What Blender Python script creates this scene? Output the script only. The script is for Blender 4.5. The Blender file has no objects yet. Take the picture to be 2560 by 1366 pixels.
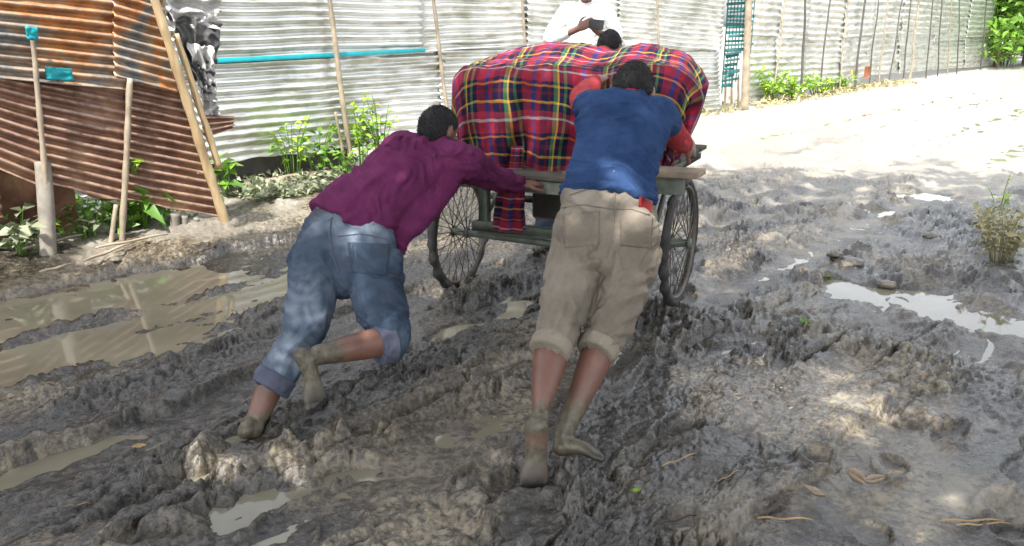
import bpy, math, random
import numpy as np
from math import sin, cos, tan, atan, radians, pi
from mathutils import Vector, noise as mnoise
from mathutils.bvhtree import BVHTree

random.seed(7); RNG = np.random.default_rng(11)
SC = bpy.context.scene
COL = SC.collection

# ------------------------------------------------------------------ camera
F, HC = 2100.0, 1.55                       # focal length in photo pixels, eye height
PITCH = atan(618.0 / F); CP, SP = cos(PITCH), sin(PITCH)
cam = bpy.data.cameras.new('camera'); camo = bpy.data.objects.new('camera', cam); COL.objects.link(camo)
camo.location = (0, 0, HC); camo.rotation_euler = (pi / 2 - PITCH, 0, 0)
cam.sensor_width = 36; cam.lens = 36 * F / 2560; cam.clip_end = 2000; cam.clip_start = .05
SC.camera = camo

# ------------------------------------------------------------------ sky, sun, exposure
SUN_EL, SUN_AZ = 60.0, -160.0              # azimuth clockwise from +Y: over the left shoulder
w = bpy.data.worlds.new("World"); SC.world = w; w.use_nodes = True
sky = w.node_tree.nodes.new('ShaderNodeTexSky'); sky.sky_type = 'NISHITA'; sky.sun_disc = False
sky.sun_elevation = radians(SUN_EL); sky.sun_rotation = radians(SUN_AZ); sky.dust_density = 3.0; sky.air_density = 1.0
bg = w.node_tree.nodes['Background']; bg.inputs[1].default_value = .15
hs = w.node_tree.nodes.new('ShaderNodeHueSaturation'); hs.inputs['Saturation'].default_value = .28; hs.inputs['Value'].default_value = 1.1   # hazy white sky
w.node_tree.links.new(sky.outputs[0], hs.inputs['Color']); w.node_tree.links.new(hs.outputs[0], bg.inputs[0])
sl = bpy.data.lights.new('sun', 'SUN'); sl.energy = 2.7; sl.angle = radians(.5); sl.color = (1, .96, .89)
slo = bpy.data.objects.new('sun', sl); COL.objects.link(slo)
sd = Vector((sin(radians(SUN_AZ)) * cos(radians(SUN_EL)), cos(radians(SUN_AZ)) * cos(radians(SUN_EL)), sin(radians(SUN_EL))))
slo.rotation_euler = sd.to_track_quat('Z', 'Y').to_euler()
SC.view_settings.view_transform = 'Standard'; SC.view_settings.look = 'None'; SC.view_settings.gamma = 1
SC.view_settings.exposure = 1.9
SC.cycles.max_bounces = 6; SC.cycles.use_denoising = True

# ------------------------------------------------------------------ projection helpers (photo pixels -> points of the place)
def P(px, py, d):
    x = (px - 1280) / F * d; up = (683 - py) / F * d
    return np.array([x, d * CP + up * SP, HC + up * CP - d * SP])
def ray(px, py): return P(px, py, 1) - np.array([0, 0, HC])
def G(px, py, z=0.0):
    r = ray(px, py); return np.array([0, 0, HC]) + r * ((z - HC) / r[2])
HD = radians(41); SH, CH = sin(HD), cos(HD)      # the lane runs 41 degrees to the right
U3 = np.array([SH, CH, 0]); V3 = np.array([CH, -SH, 0]); Z3 = np.array([0, 0, 1.0])
def uv_of(x, y): return x * SH + y * CH, x * CH - y * SH
def from_uv(u, v, z=0.0): return U3 * u + V3 * v + Z3 * z
def onV(px, py, v):
    r = ray(px, py); o = np.array([0, 0, HC]); t = (v - o @ V3) / (r @ V3); q = o + r * t
    return q
def uz(px, py, v):
    q = onV(px, py, v); return q @ U3, q[2]

# ------------------------------------------------------------------ noise
def _h(ix, iy, s):
    n = (ix.astype(np.int64) * 374761393 + iy.astype(np.int64) * 668265263 + s * 1442695041) & 0xffffffff
    n = ((n ^ (n >> 13)) * 1274126177) & 0xffffffff
    n = n ^ (n >> 16)
    return (n & 0xffff) / 65535.0
def pn(x, y, s=0):
    x = np.asarray(x, float); y = np.asarray(y, float)
    x0 = np.floor(x); y0 = np.floor(y); fx = x - x0; fy = y - y0
    sx = fx * fx * fx * (fx * (fx * 6 - 15) + 10); sy = fy * fy * fy * (fy * (fy * 6 - 15) + 10)
    def g(dx, dy):
        a = _h(x0 + dx, y0 + dy, s) * 2 * pi
        return np.cos(a) * (fx - dx) + np.sin(a) * (fy - dy)
    a = g(0, 0); b = g(1, 0); c = g(0, 1); d = g(1, 1)
    return ((a + (b - a) * sx) + ((c + (d - c) * sx) - (a + (b - a) * sx)) * sy) * 1.5
def fbm(x, y, s=0, o=4, g=.5):
    t = 0; a = 1
    for k in range(o): t = t + a * pn(x, y, s + k * 7); x = x * 2.03; y = y * 2.03; a *= g
    return t
def ridge(x, y, s=0): return 1 - np.abs(pn(x, y, s)) * 2
def billow(x, y, s=0): return np.minimum(np.abs(pn(x, y, s)) * 2.2, 1.1)
def sst(a, b, x):
    t = np.clip((x - a) / (b - a), 0, 1); return t * t * (3 - 2 * t)

# ------------------------------------------------------------------ mesh helpers
def new_mesh(name, v, f, uv=None, smooth=True):
    me = bpy.data.meshes.new(name)
    v = np.asarray(v, float)
    if isinstance(f, np.ndarray) and f.ndim == 2:
        k = f.shape[1]; n = len(f)
        me.vertices.add(len(v)); me.vertices.foreach_set('co', v.ravel())
        me.loops.add(n * k); me.loops.foreach_set('vertex_index', f.astype(np.int32).ravel())
        me.polygons.add(n); me.polygons.foreach_set('loop_start', np.arange(0, n * k, k, dtype=np.int32))
        me.polygons.foreach_set('loop_total', np.full(n, k, dtype=np.int32))
        me.update(calc_edges=True)
    else:
        me.from_pydata([tuple(q) for q in v], [], [tuple(q) for q in f])
    if smooth: me.polygons.foreach_set('use_smooth', np.ones(len(me.polygons), dtype=bool))
    if uv is not None:
        l = me.uv_layers.new(name='UVMap'); idx = np.empty(len(me.loops), dtype=np.int32)
        me.loops.foreach_get('vertex_index', idx); l.data.foreach_set('uv', np.asarray(uv, float)[idx].ravel())
    me.update(); return me
def obj(name, v, f, mat, parent=None, uv=None, smooth=True, **kw):
    me = v if isinstance(v, bpy.types.Mesh) else new_mesh(name, v, f, uv, smooth)
    if mat is not None and not me.materials: me.materials.append(mat)
    o = bpy.data.objects.new(name, me); COL.objects.link(o)
    if parent is not None:
        o.parent = parent; o.matrix_parent_inverse = parent.matrix_basis.inverted()
    for k, q in kw.items(): o[k] = q
    return o
def empty(name, loc, label, cat, group=None):
    o = bpy.data.objects.new(name, None); COL.objects.link(o); o.location = tuple(loc); o.empty_display_size = .1
    o['label'] = label; o['category'] = cat
    if group: o['group'] = group
    return o
def tag(o, label, cat, group=None):
    o['label'] = label; o['category'] = cat
    if group: o['group'] = group
    return o
def attr(me, name, vals):
    a = me.attributes.new(name, 'FLOAT', 'POINT'); a.data.foreach_set('value', np.asarray(vals, np.float32))
def join(parts):
    V = []; Fc = []; n = 0
    for v, f in parts:
        v = np.asarray(v, float); V.append(v); Fc += [tuple(i + n for i in q) for q in f]; n += len(v)
    return np.vstack(V), Fc
def nrm(v):
    v = np.asarray(v, float); return v / (np.linalg.norm(v) + 1e-12)
def grid_faces(nu, nv, wrap=False):
    i = np.arange(nu - 1)[:, None]; j = np.arange(nv - (0 if wrap else 1))[None, :]
    j2 = (j + 1) % nv
    a = i * nv + j; b = i * nv + j2; c = (i + 1) * nv + j2; d = (i + 1) * nv + j
    return np.stack([a, b, c, d], -1).reshape(-1, 4)
def loft(rows, side=None, n=20, caps=True, exp=2.0, sub=4, capk=1.0):
    """closed sweep through rows (point, half width, half depth[, side vector]), Catmull-Rom between rows, rounded ends"""
    pts = np.array([r[0] for r in rows], float); A = np.array([r[1] for r in rows], float); B = np.array([r[2] for r in rows], float)
    S = [r[3] if len(r) > 3 else side for r in rows]
    if S[0] is None:
        t = nrm(pts[-1] - pts[0]); ref = np.array([1., 0, 0]) if abs(t[0]) < .8 else np.array([0, 0, 1.]); S = [ref] * len(rows)
    S = np.array(S, float)
    def cr(X):
        X = np.asarray(X, float); m = len(X); out = []
        for i in range(m - 1):
            p0 = X[max(i - 1, 0)]; p1 = X[i]; p2 = X[i + 1]; p3 = X[min(i + 2, m - 1)]
            for k in range(sub):
                t = k / sub
                out.append(.5 * ((2 * p1) + (-p0 + p2) * t + (2 * p0 - 5 * p1 + 4 * p2 - p3) * t * t + (-p0 + 3 * p1 - 3 * p2 + p3) * t ** 3))
        out.append(X[-1]); return np.array(out)
    pts, A, B, S = cr(pts), cr(A), cr(B), cr(S)
    if caps:
        t0 = nrm(pts[0] - pts[1]); t1 = nrm(pts[-1] - pts[-2]); c0 = min(A[0], B[0]) * capk; c1 = min(A[-1], B[-1]) * capk
        k0 = [(pts[0] + t0 * c0 * sin(q), cos(q)) for q in (1.5, 1.2, .8, .4)]
        k1 = [(pts[-1] + t1 * c1 * sin(q), cos(q)) for q in (.4, .8, 1.2, 1.5)]
        A = np.concatenate([[A[0] * k for _, k in k0], A, [A[-1] * k for _, k in k1]])
        B = np.concatenate([[B[0] * k for _, k in k0], B, [B[-1] * k for _, k in k1]])
        S = np.vstack([np.repeat(S[:1], 4, 0), S, np.repeat(S[-1:], 4, 0)])
        pts = np.vstack([[q for q, _ in k0], pts, [q for q, _ in k1]])
    m = len(pts); V = []
    th = np.linspace(0, 2 * pi, n, endpoint=False); e = 2 / exp
    cx = np.sign(np.cos(th)) * np.abs(np.cos(th)) ** e; cy = np.sign(np.sin(th)) * np.abs(np.sin(th)) ** e
    for i in range(m):
        t = nrm(pts[min(i + 1, m - 1)] - pts[max(i - 1, 0)])
        s = nrm(S[i] - t * (S[i] @ t)); b = np.cross(t, s)
        V.append(pts[i] + np.outer(cx * A[i], s) + np.outer(cy * B[i], b))
    V = np.vstack(V); f = [tuple(q) for q in grid_faces(m, n, True)]
    f.append(tuple(range(n))[::-1]); f.append(tuple((m - 1) * n + k for k in range(n)))
    return V, f
def tube(pts, r, n=8, sub=3):
    r = r if hasattr(r, '__len__') else [r] * len(pts)
    return loft([(p, q, q) for p, q in zip(pts, r)], n=n, sub=sub, caps=False)
def ell(c, rx, ry, rz, ax=None, nu=16, nv=24):
    """ellipsoid: radii along the three rows of ax"""
    ax = np.eye(3) if ax is None else np.asarray(ax, float)
    V = []
    for i in range(nu + 1):
        a = pi * i / nu
        for j in range(nv):
            b = 2 * pi * j / nv
            V.append([sin(a) * cos(b), sin(a) * sin(b), cos(a)])
    L = np.array(V); V = np.asarray(c) + (L * [rx, ry, rz]) @ ax
    return V, [tuple(q) for q in grid_faces(nu + 1, nv, True)]
def box(c, sx, sy, sz, ax=None, bev=.15):
    """box with chamfered edges, half sizes along rows of ax"""
    ax = np.eye(3) if ax is None else np.asarray(ax, float)
    b = min(sx, sy, sz) * bev; V = []; idx = {}
    for x in (-1, 1):
        for y in (-1, 1):
            for z in (-1, 1):
                for k in range(3):
                    q = [x * (sx - b), y * (sy - b), z * (sz - b)]; q[k] = (x, y, z)[k] * (sx, sy, sz)[k]
                    idx[(x, y, z, k)] = len(V); V.append(q)
    f = []
    for k in range(3):
        o = [i for i in range(3) if i != k]
        for s in (-1, 1):
            r = []
            for p, q in ((-1, -1), (1, -1), (1, 1), (-1, 1)):
                t = [0, 0, 0]; t[k] = s; t[o[0]] = p; t[o[1]] = q; r.append(idx[(*t, k)])
            f.append(tuple(r) if (s == 1) ^ (k == 1) else tuple(r[::-1]))
        for p in (-1, 1):
            for q in (-1, 1):
                a = [0, 0, 0]; c2 = [0, 0, 0]; a[k] = -1; c2[k] = 1
                for t in (a, c2): t[o[0]] = p; t[o[1]] = q
                r = [idx[(*a, o[0])], idx[(*c2, o[0])], idx[(*c2, o[1])], idx[(*a, o[1])]]
                f.append(tuple(r))
    for x in (-1, 1):
        for y in (-1, 1):
            for z in (-1, 1): f.append(tuple(idx[(x, y, z, k)] for k in range(3)))
    return np.asarray(c) + np.array(V, float) @ ax, f
def remeshed(parts, voxel=.007, smooth=4):
    v, f = join(parts); me = new_mesh('tmp', v, f)
    o = bpy.data.objects.new('tmp', me); COL.objects.link(o)
    m = o.modifiers.new('r', 'REMESH'); m.mode = 'VOXEL'; m.voxel_size = voxel; m.use_smooth_shade = True
    if smooth:
        s = o.modifiers.new('s', 'SMOOTH'); s.factor = .5; s.iterations = smooth
    dg = bpy.context.evaluated_depsgraph_get(); dg.update()
    out = bpy.data.meshes.new_from_object(o.evaluated_get(dg))
    bpy.data.objects.remove(o); bpy.data.meshes.remove(me)
    out.polygons.foreach_set('use_smooth', np.ones(len(out.polygons), dtype=bool)); return out
def get_co(me):
    v = np.empty(len(me.vertices) * 3); me.vertices.foreach_get('co', v); return v.reshape(-1, 3)
def get_no(me):
    v = np.empty(len(me.vertices) * 3); me.vertices.foreach_get('normal', v); return v.reshape(-1, 3)
def set_co(me, v): me.vertices.foreach_set('co', np.ascontiguousarray(v).ravel()); me.update()
def spine_param(co, spines):
    """nearest spine polyline: id, metres along it, angle round it"""
    best = np.full(len(co), 1e9); sid = np.zeros(len(co)); tt = np.zeros(len(co)); an = np.zeros(len(co))
    for k, (pts, side) in enumerate(spines):
        pts = np.asarray(pts, float); acc = 0
        for i in range(len(pts) - 1):
            a, b = pts[i], pts[i + 1]; ab = b - a; L = np.linalg.norm(ab); t = ab / L
            h = np.clip((co - a) @ t, 0, L); q = co - (a + h[:, None] * t); d = np.linalg.norm(q, axis=1)
            s = nrm(side - t * (np.asarray(side) @ t)); n = np.cross(t, s)
            m = d < best; best[m] = d[m]; sid[m] = k; tt[m] = acc + ((co - a) @ t)[m]; an[m] = np.arctan2((q @ n)[m], (q @ s)[m]); acc += L
    return sid, tt, an
def wrinkle(me, spines, lam=.04, amp=.006, skew=.6, seed=0, ang=1.0, mask=None, fine=.35):
    co = get_co(me); no = get_no(me); sid, t, a = spine_param(co, spines)
    r = np.cos(a) * ang; q = np.sin(a) * ang
    wx = .9 * pn(t * 5 + sid * 9, r * 1.2 + q, seed + 3)
    k = t / lam + skew * r * 1.5 + wx * 1.6
    n1 = ridge(k * .8, r * .9 + q * .6 + sid * 5, seed); n2 = ridge(k * 1.7 + 4, r * 1.3 - q + sid * 3, seed + 9)
    m = .35 + .65 * sst(-.25, .35, pn(t * 6 + 2, r * 1.1 + q * .7 + sid * 3, seed + 21))
    d = amp * m * ((np.clip(n1, -.4, 1) ** 1) - .35 + fine * (n2 - .4))
    if mask is not None: d = d * mask(co)
    set_co(me, co + no * d[:, None]); return me

def leaves(c, d, up, L, Wd, bend=.25, rng=RNG):
    """many leaf blades at once: bases c, directions d, rough up vectors, lengths, widths -> 6-vertex folded blades"""
    c = np.asarray(c); n = len(c); d = d / (np.linalg.norm(d, axis=1, keepdims=True) + 1e-9); s = np.cross(d, up); s /= (np.linalg.norm(s, axis=1, keepdims=True) + 1e-9); nn = np.cross(s, d)
    L = np.broadcast_to(L, n)[:, None]; Wd = np.broadcast_to(Wd, n)[:, None]
    mid = c + d * L * .45 - nn * L * .02; tip = c + d * L - nn * L * bend
    V = np.stack([c, mid + s * Wd + nn * Wd * .3, mid, mid - s * Wd + nn * Wd * .3, tip], 1).reshape(-1, 3); b = (np.arange(n) * 5)[:, None]
    f = np.concatenate([b + [0, 1, 2], b + [0, 2, 3], b + [1, 4, 2], b + [2, 4, 3]]); return V, f

# ------------------------------------------------------------------ materials
def M(name):
    m = bpy.data.materials.new(name); m.use_nodes = True; nt = m.node_tree
    return m, nt, nt.nodes['Principled BSDF']
def nd(nt, t, **kw):
    n = nt.nodes.new(t)
    for k, q in kw.items():
        if k.startswith('i_'):
            n.inputs[k[2:].replace('_', ' ')].default_value = q
        else: setattr(n, k, q)
    return n
def ramp(nt, src, stops, interp='LINEAR'):
    r = nt.nodes.new('ShaderNodeValToRGB'); cr = r.color_ramp; cr.interpolation = interp
    while len(cr.elements) < len(stops): cr.elements.new(.5)
    for e, (p, c) in zip(cr.elements, stops): e.position = p; e.color = (*c, 1) if len(c) == 3 else c
    nt.links.new(src, r.inputs[0]); return r
def noise(nt, vec, scale, detail=4, rough=.55, dist=0):
    n = nd(nt, 'ShaderNodeTexNoise'); n.inputs['Scale'].default_value = scale; n.inputs['Detail'].default_value = detail
    n.inputs['Roughness'].default_value = rough; n.inputs['Distortion'].default_value = dist
    if vec is not None: nt.links.new(vec, n.inputs['Vector'])
    return n
def mixc(nt, fac, a, b):
    m = nt.nodes.new('ShaderNodeMix'); m.data_type = 'RGBA'
    for s, q in ((0, fac), (6, a), (7, b)):
        if hasattr(q, 'is_output'): nt.links.new(q, m.inputs[s])
        elif s == 0: m.inputs[0].default_value = q
        else: m.inputs[s].default_value = (*q, 1)
    return m.outputs[2]
def bump(nt, bs, h, strength=.5, dist=.01):
    b = nt.nodes.new('ShaderNodeBump'); b.inputs['Strength'].default_value = strength; b.inputs['Distance'].default_value = dist
    nt.links.new(h, b.inputs['Height']); nt.links.new(b.outputs[0], bs.inputs['Normal'])
def coord(nt, which='Object'): return nd(nt, 'ShaderNodeTexCoord').outputs[which]
def scaled(nt, vec, s):
    m = nd(nt, 'ShaderNodeMapping'); m.inputs['Scale'].default_value = s; nt.links.new(vec, m.inputs[0]); return m.outputs[0]
def at(nt, name): return nd(nt, 'ShaderNodeAttribute', attribute_name=name).outputs['Fac']
def simple(name, c, rough=.7, metal=0, var=.25, scale=12, bmp=.15, bscale=60, bdist=.004, sss=0):
    m, nt, b = M(name); v = coord(nt); n = noise(nt, v, scale, 5)
    lo = tuple(q * (1 - var) for q in c); hi = tuple(min(1, q * (1 + var)) for q in c)
    r = ramp(nt, n.outputs[0], [(.3, lo), (.7, hi)]); nt.links.new(r.outputs[0], b.inputs['Base Color'])
    b.inputs['Roughness'].default_value = rough; b.inputs['Metallic'].default_value = metal
    if bmp:
        n2 = noise(nt, v, bscale, 3); bump(nt, b, n2.outputs[0], bmp, bdist)
    return m
def mat_mud():
    m, nt, b = M('mud'); v = coord(nt); L = nt.links
    n1 = noise(nt, v, .9, 5, .6, .6); n2 = noise(nt, v, 5.5, 6, .65, .8); n3 = noise(nt, v, 34, 5, .7)
    c1 = ramp(nt, n1.outputs[0], [(.30, (.050, .040, .029)), (.5, (.118, .098, .072)), (.70, (.215, .186, .138))])
    c2 = ramp(nt, n2.outputs[0], [(.3, (.45, .42, .40)), (.5, (.95, .95, .95)), (.72, (1.4, 1.36, 1.25))])
    mu = nd(nt, 'ShaderNodeMix', data_type='RGBA', blend_type='MULTIPLY'); mu.inputs[0].default_value = 1
    L.new(c1.outputs[0], mu.inputs[6]); L.new(c2.outputs[0], mu.inputs[7])
    c3_ = ramp(nt, n3.outputs[0], [(.38, (.35, .33, .31)), (.5, (.9,) * 3), (.62, (1.65, 1.62, 1.52))]); mu3 = nd(nt, 'ShaderNodeMix', data_type='RGBA', blend_type='MULTIPLY'); mu3.inputs[0].default_value = 1; L.new(mu.outputs[2], mu3.inputs[6]); L.new(c3_.outputs[0], mu3.inputs[7]); mu = mu3
    dry = at(nt, 'dry'); wet_shade = at(nt, 'wet_shade')
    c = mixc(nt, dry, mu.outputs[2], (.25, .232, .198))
    dk = ramp(nt, n3.outputs[0], [(.40, (.011, .010, .008)), (.64, (.075, .065, .053))]); c = mixc(nt, wet_shade, c, dk.outputs[0])
    L.new(c, b.inputs['Base Color'])
    mxn = nd(nt, 'ShaderNodeMath', operation='MULTIPLY_ADD'); L.new(n3.outputs[0], mxn.inputs[0]); mxn.inputs[1].default_value = .6; hf = nd(nt, 'ShaderNodeMath', operation='MULTIPLY'); L.new(n2.outputs[0], hf.inputs[0]); hf.inputs[1].default_value = .4; L.new(hf.outputs[0], mxn.inputs[2])
    r = ramp(nt, mxn.outputs[0], [(.40, (.10,) * 3), (.60, (.46,) * 3)])
    rr = nd(nt, 'ShaderNodeMath', operation='MULTIPLY_ADD'); L.new(dry, rr.inputs[0]); rr.inputs[1].default_value = .35; L.new(r.outputs[0], rr.inputs[2])
    r2 = nd(nt, 'ShaderNodeMath', operation='MULTIPLY_ADD', use_clamp=True); L.new(wet_shade, r2.inputs[0]); r2.inputs[1].default_value = -.14; L.new(rr.outputs[0], r2.inputs[2])
    L.new(r2.outputs[0], b.inputs['Roughness'])
    ad = nd(nt, 'ShaderNodeMath', operation='MULTIPLY_ADD'); L.new(n3.outputs[0], ad.inputs[0]); ad.inputs[1].default_value = .35; L.new(n2.outputs[0], ad.inputs[2])
    bump(nt, b, ad.outputs[0], .7, .03); b.inputs['IOR'].default_value = 1.6
    return m
def mat_water():
    m, nt, b = M('muddy_water'); v = coord(nt)
    n = noise(nt, v, 1.6, 4, .6, .5)
    r = ramp(nt, n.outputs[0], [(.3, (.15, .135, .098)), (.7, (.225, .205, .148))]); nt.links.new(r.outputs[0], b.inputs['Base Color'])
    b.inputs['Roughness'].default_value = .035; b.inputs['IOR'].default_value = 1.45
    n2 = noise(nt, v, 7, 3, .5); bump(nt, b, n2.outputs[0], .025, .01)
    return m
def mat_tin():
    m, nt, b = M('galvanised_tin'); v = coord(nt); L = nt.links
    n = noise(nt, v, 1.3, 6, .65, .5); n2 = noise(nt, scaled(nt, v, (1, 1, 6)), 2.2, 5, .6)
    c = ramp(nt, n.outputs[0], [(.3, (.42, .42, .37)), (.48, (.62, .63, .60)), (.7, (.78, .79, .78))])
    d = ramp(nt, n2.outputs[0], [(.50, (0,) * 3), (.68, (.75,) * 3)])
    L.new(mixc(nt, d.outputs[0], c.outputs[0], (.27, .25, .17)), b.inputs['Base Color'])
    b.inputs['Metallic'].default_value = .8
    r = ramp(nt, n.outputs[0], [(.35, (.42,) * 3), (.7, (.27,) * 3)]); L.new(r.outputs[0], b.inputs['Roughness'])
    n3 = noise(nt, v, 9, 5, .6); bump(nt, b, n3.outputs[0], .25, .02)
    return m
def mat_rust(name, grey, seed):
    m, nt, b = M(name); v = coord(nt); L = nt.links
    mp = nd(nt, 'ShaderNodeMapping'); mp.inputs['Location'].default_value = (seed, seed * 2, 0); L.new(v, mp.inputs[0])
    n = noise(nt, mp.outputs[0], 1.5, 6, .62, .9); n2 = noise(nt, mp.outputs[0], 9, 5, .65)
    if grey:
        st = [(.36, (.055, .060, .07)), (.45, (.17, .18, .19)), (.52, (.27, .20, .14)), (.58, (.42, .17, .05)), (.68, (.19, .085, .045))]
    else:
        st = [(.3, (.12, .062, .045)), (.45, (.22, .112, .075)), (.58, (.32, .18, .11)), (.72, (.42, .30, .18))]
    c = ramp(nt, n.outputs[0], st)
    c2 = ramp(nt, n2.outputs[0], [(.3, (.6,) * 3), (.7, (1.25,) * 3)])
    mu = nd(nt, 'ShaderNodeMix', data_type='RGBA', blend_type='MULTIPLY'); mu.inputs[0].default_value = 1
    L.new(c.outputs[0], mu.inputs[6]); L.new(c2.outputs[0], mu.inputs[7]); cw = nd(nt, 'ShaderNodeMath', operation='POWER'); L.new(at(nt, 'crest'), cw.inputs[0]); cw.inputs[1].default_value = 2.5; cn = nd(nt, 'ShaderNodeMath', operation='MULTIPLY'); L.new(cw.outputs[0], cn.inputs[0]); wn_ = ramp(nt, n2.outputs[0], [(.38, (.1,) * 3), (.6, (.75,) * 3)]); L.new(wn_.outputs[0], cn.inputs[1])   # sunlit highlights painted pale along the crests
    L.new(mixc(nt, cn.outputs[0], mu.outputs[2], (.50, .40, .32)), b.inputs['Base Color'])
    b.inputs['Metallic'].default_value = .1; b.inputs['Roughness'].default_value = .4
    bump(nt, b, n2.outputs[0], .35, .01); return m
def mat_cloth(name, c, c2, rough=.85, stain=None, weave=420, worn=None):
    m, nt, b = M(name); v = coord(nt); L = nt.links
    n = noise(nt, v, 7, 6, .62, .4); r = ramp(nt, n.outputs[0], [(.3, c), (.7, c2)]); out = r.outputs[0]
    if worn: out = mixc(nt, at(nt, 'worn'), out, worn)
    if stain:
        s = noise(nt, v, 5, 6, .7, 1); sr = ramp(nt, s.outputs[0], [(.58, (0,) * 3), (.72, (.7,) * 3)]); out = mixc(nt, sr.outputs[0], out, stain)
    L.new(out, b.inputs['Base Color']); b.inputs['Roughness'].default_value = rough
    b.inputs['Specular IOR Level'].default_value = .12
    n2 = noise(nt, v, 22, 4, .6); n3 = noise(nt, v, weave, 2)
    ad = nd(nt, 'ShaderNodeMath', operation='MULTIPLY_ADD'); L.new(n3.outputs[0], ad.inputs[0]); ad.inputs[1].default_value = .18; L.new(n2.outputs[0], ad.inputs[2])
    bump(nt, b, ad.outputs[0], .6, .015); return m
def mat_skin(name, c):
    m, nt, b = M(name); v = coord(nt); L = nt.links
    n = noise(nt, v, 14, 5); r = ramp(nt, n.outputs[0], [(.3, tuple(q * .8 for q in c)), (.7, tuple(q * 1.2 for q in c))])
    n2 = noise(nt, v, 26, 5, .7); ma = nd(nt, 'ShaderNodeMath', operation='MULTIPLY_ADD', use_clamp=True)
    L.new(n2.outputs[0], ma.inputs[0]); ma.inputs[1].default_value = 1.6
    sb = nd(nt, 'ShaderNodeMath', operation='MULTIPLY_ADD'); L.new(at(nt, 'mud'), sb.inputs[0]); sb.inputs[1].default_value = 2.4; sb.inputs[2].default_value = -1.65
    L.new(sb.outputs[0], ma.inputs[2])
    n4 = noise(nt, v, 40, 4, .7); mudc = ramp(nt, n4.outputs[0], [(.35, (.045, .038, .026)), (.65, (.135, .118, .080))])
    wm = nd(nt, 'ShaderNodeMath', operation='MULTIPLY_ADD', use_clamp=True); L.new(at(nt, 'wetmud'), wm.inputs[0]); wm.inputs[1].default_value = 2.2; sb2 = nd(nt, 'ShaderNodeMath', operation='MULTIPLY_ADD'); L.new(n4.outputs[0], sb2.inputs[0]); sb2.inputs[1].default_value = 1.6; sb2.inputs[2].default_value = -1.6; L.new(sb2.outputs[0], wm.inputs[2])
    L.new(mixc(nt, wm.outputs[0], mixc(nt, ma.outputs[0], r.outputs[0], mudc.outputs[0]), (.022, .019, .016)), b.inputs['Base Color'])
    b.inputs['Roughness'].default_value = .48; b.inputs['Subsurface Weight'].default_value = .08; b.inputs['Subsurface Radius'].default_value = (.01, .004, .002)
    bump(nt, b, n2.outputs[0], .35, .006); return m
def mat_plaid():
    m, nt, b = M('plaid_blanket'); L = nt.links
    uvn = nd(nt, 'ShaderNodeUVMap', uv_map='UVMap'); sp = nd(nt, 'ShaderNodeSeparateXYZ'); L.new(uvn.outputs[0], sp.inputs[0])
    red = (.28, .020, .042); mar = (.115, .014, .030); nav = (.012, .012, .045); blu = (.02, .045, .20); yel = (.58, .40, .05); grn = (.05, .20, .07); wht = (.46, .42, .43); ora = (.50, .19, .035)
    def bands(src, per, off, stops):
        a = nd(nt, 'ShaderNodeMath', operation='MULTIPLY_ADD'); L.new(src, a.inputs[0]); a.inputs[1].default_value = 1 / per; a.inputs[2].default_value = off
        f = nd(nt, 'ShaderNodeMath', operation='FRACT'); L.new(a.outputs[0], f.inputs[0]); return ramp(nt, f.outputs[0], stops, 'CONSTANT').outputs[0]
    wx = [(0, red), (.10, blu), (.19, red), (.29, mar), (.32, nav), (.43, mar), (.49, nav), (.54, grn), (.62, yel), (.655, nav), (.74, grn), (.80, nav), (.90, red)]
    wy = [(0, red), (.12, wht), (.165, red), (.28, nav), (.43, ora), (.455, yel), (.485, nav), (.63, mar), (.70, nav), (.80, ora), (.84, nav), (.90, red)]
    cx = bands(sp.outputs[0], .235, .17, wx); cy = bands(sp.outputs[1], .25, .05, wy)
    ck = nd(nt, 'ShaderNodeTexNoise'); ck.inputs['Scale'].default_value = 900; L.new(uvn.outputs[0], ck.inputs['Vector'])
    fr = ramp(nt, ck.outputs[0], [(.42, (.38,) * 3), (.58, (.62,) * 3)])
    dn = noise(nt, coord(nt), 6, 6, .7); dr = ramp(nt, dn.outputs[0], [(.35, (.50,) * 3), (.65, (1.0,) * 3)]); du_ = nd(nt, 'ShaderNodeMix', data_type='RGBA', blend_type='MULTIPLY'); du_.inputs[0].default_value = 1
    L.new(mixc(nt, fr.outputs[0], cx, cy), du_.inputs[6]); L.new(dr.outputs[0], du_.inputs[7]); L.new(du_.outputs[2], b.inputs['Base Color']); b.inputs['Roughness'].default_value = .9; b.inputs['Specular IOR Level'].default_value = .15
    n = noise(nt, coord(nt), 45, 4); bump(nt, b, n.outputs[0], .3, .008); return m
def mat_leaf(name, c, c2, tr=.25):
    m, nt, b = M(name); L = nt.links
    n = nd(nt, 'ShaderNodeNewGeometry'); r = ramp(nt, n.outputs['Random Per Island'], [(0, c), (1, c2)])
    L.new(r.outputs[0], b.inputs['Base Color']); b.inputs['Roughness'].default_value = .45
    t = nd(nt, 'ShaderNodeBsdfTranslucent'); L.new(r.outputs[0], t.inputs[0]); mx = nd(nt, 'ShaderNodeMixShader'); mx.inputs[0].default_value = tr
    L.new(b.outputs[0], mx.inputs[1]); L.new(t.outputs[0], mx.inputs[2]); L.new(mx.outputs[0], nt.nodes['Material Output'].inputs[0]); return m
def mat_bamboo():
    m, nt, b = M('bamboo'); L = nt.links; v = coord(nt)
    n = noise(nt, scaled(nt, v, (6, 6, 1)), 3, 5); r = ramp(nt, n.outputs[0], [(.3, (.28, .19, .10)), (.55, (.43, .32, .18)), (.72, (.55, .45, .29))])
    L.new(r.outputs[0], b.inputs['Base Color']); b.inputs['Roughness'].default_value = .45; bump(nt, b, noise(nt, v, 50, 4).outputs[0], .2, .004); return m
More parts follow.
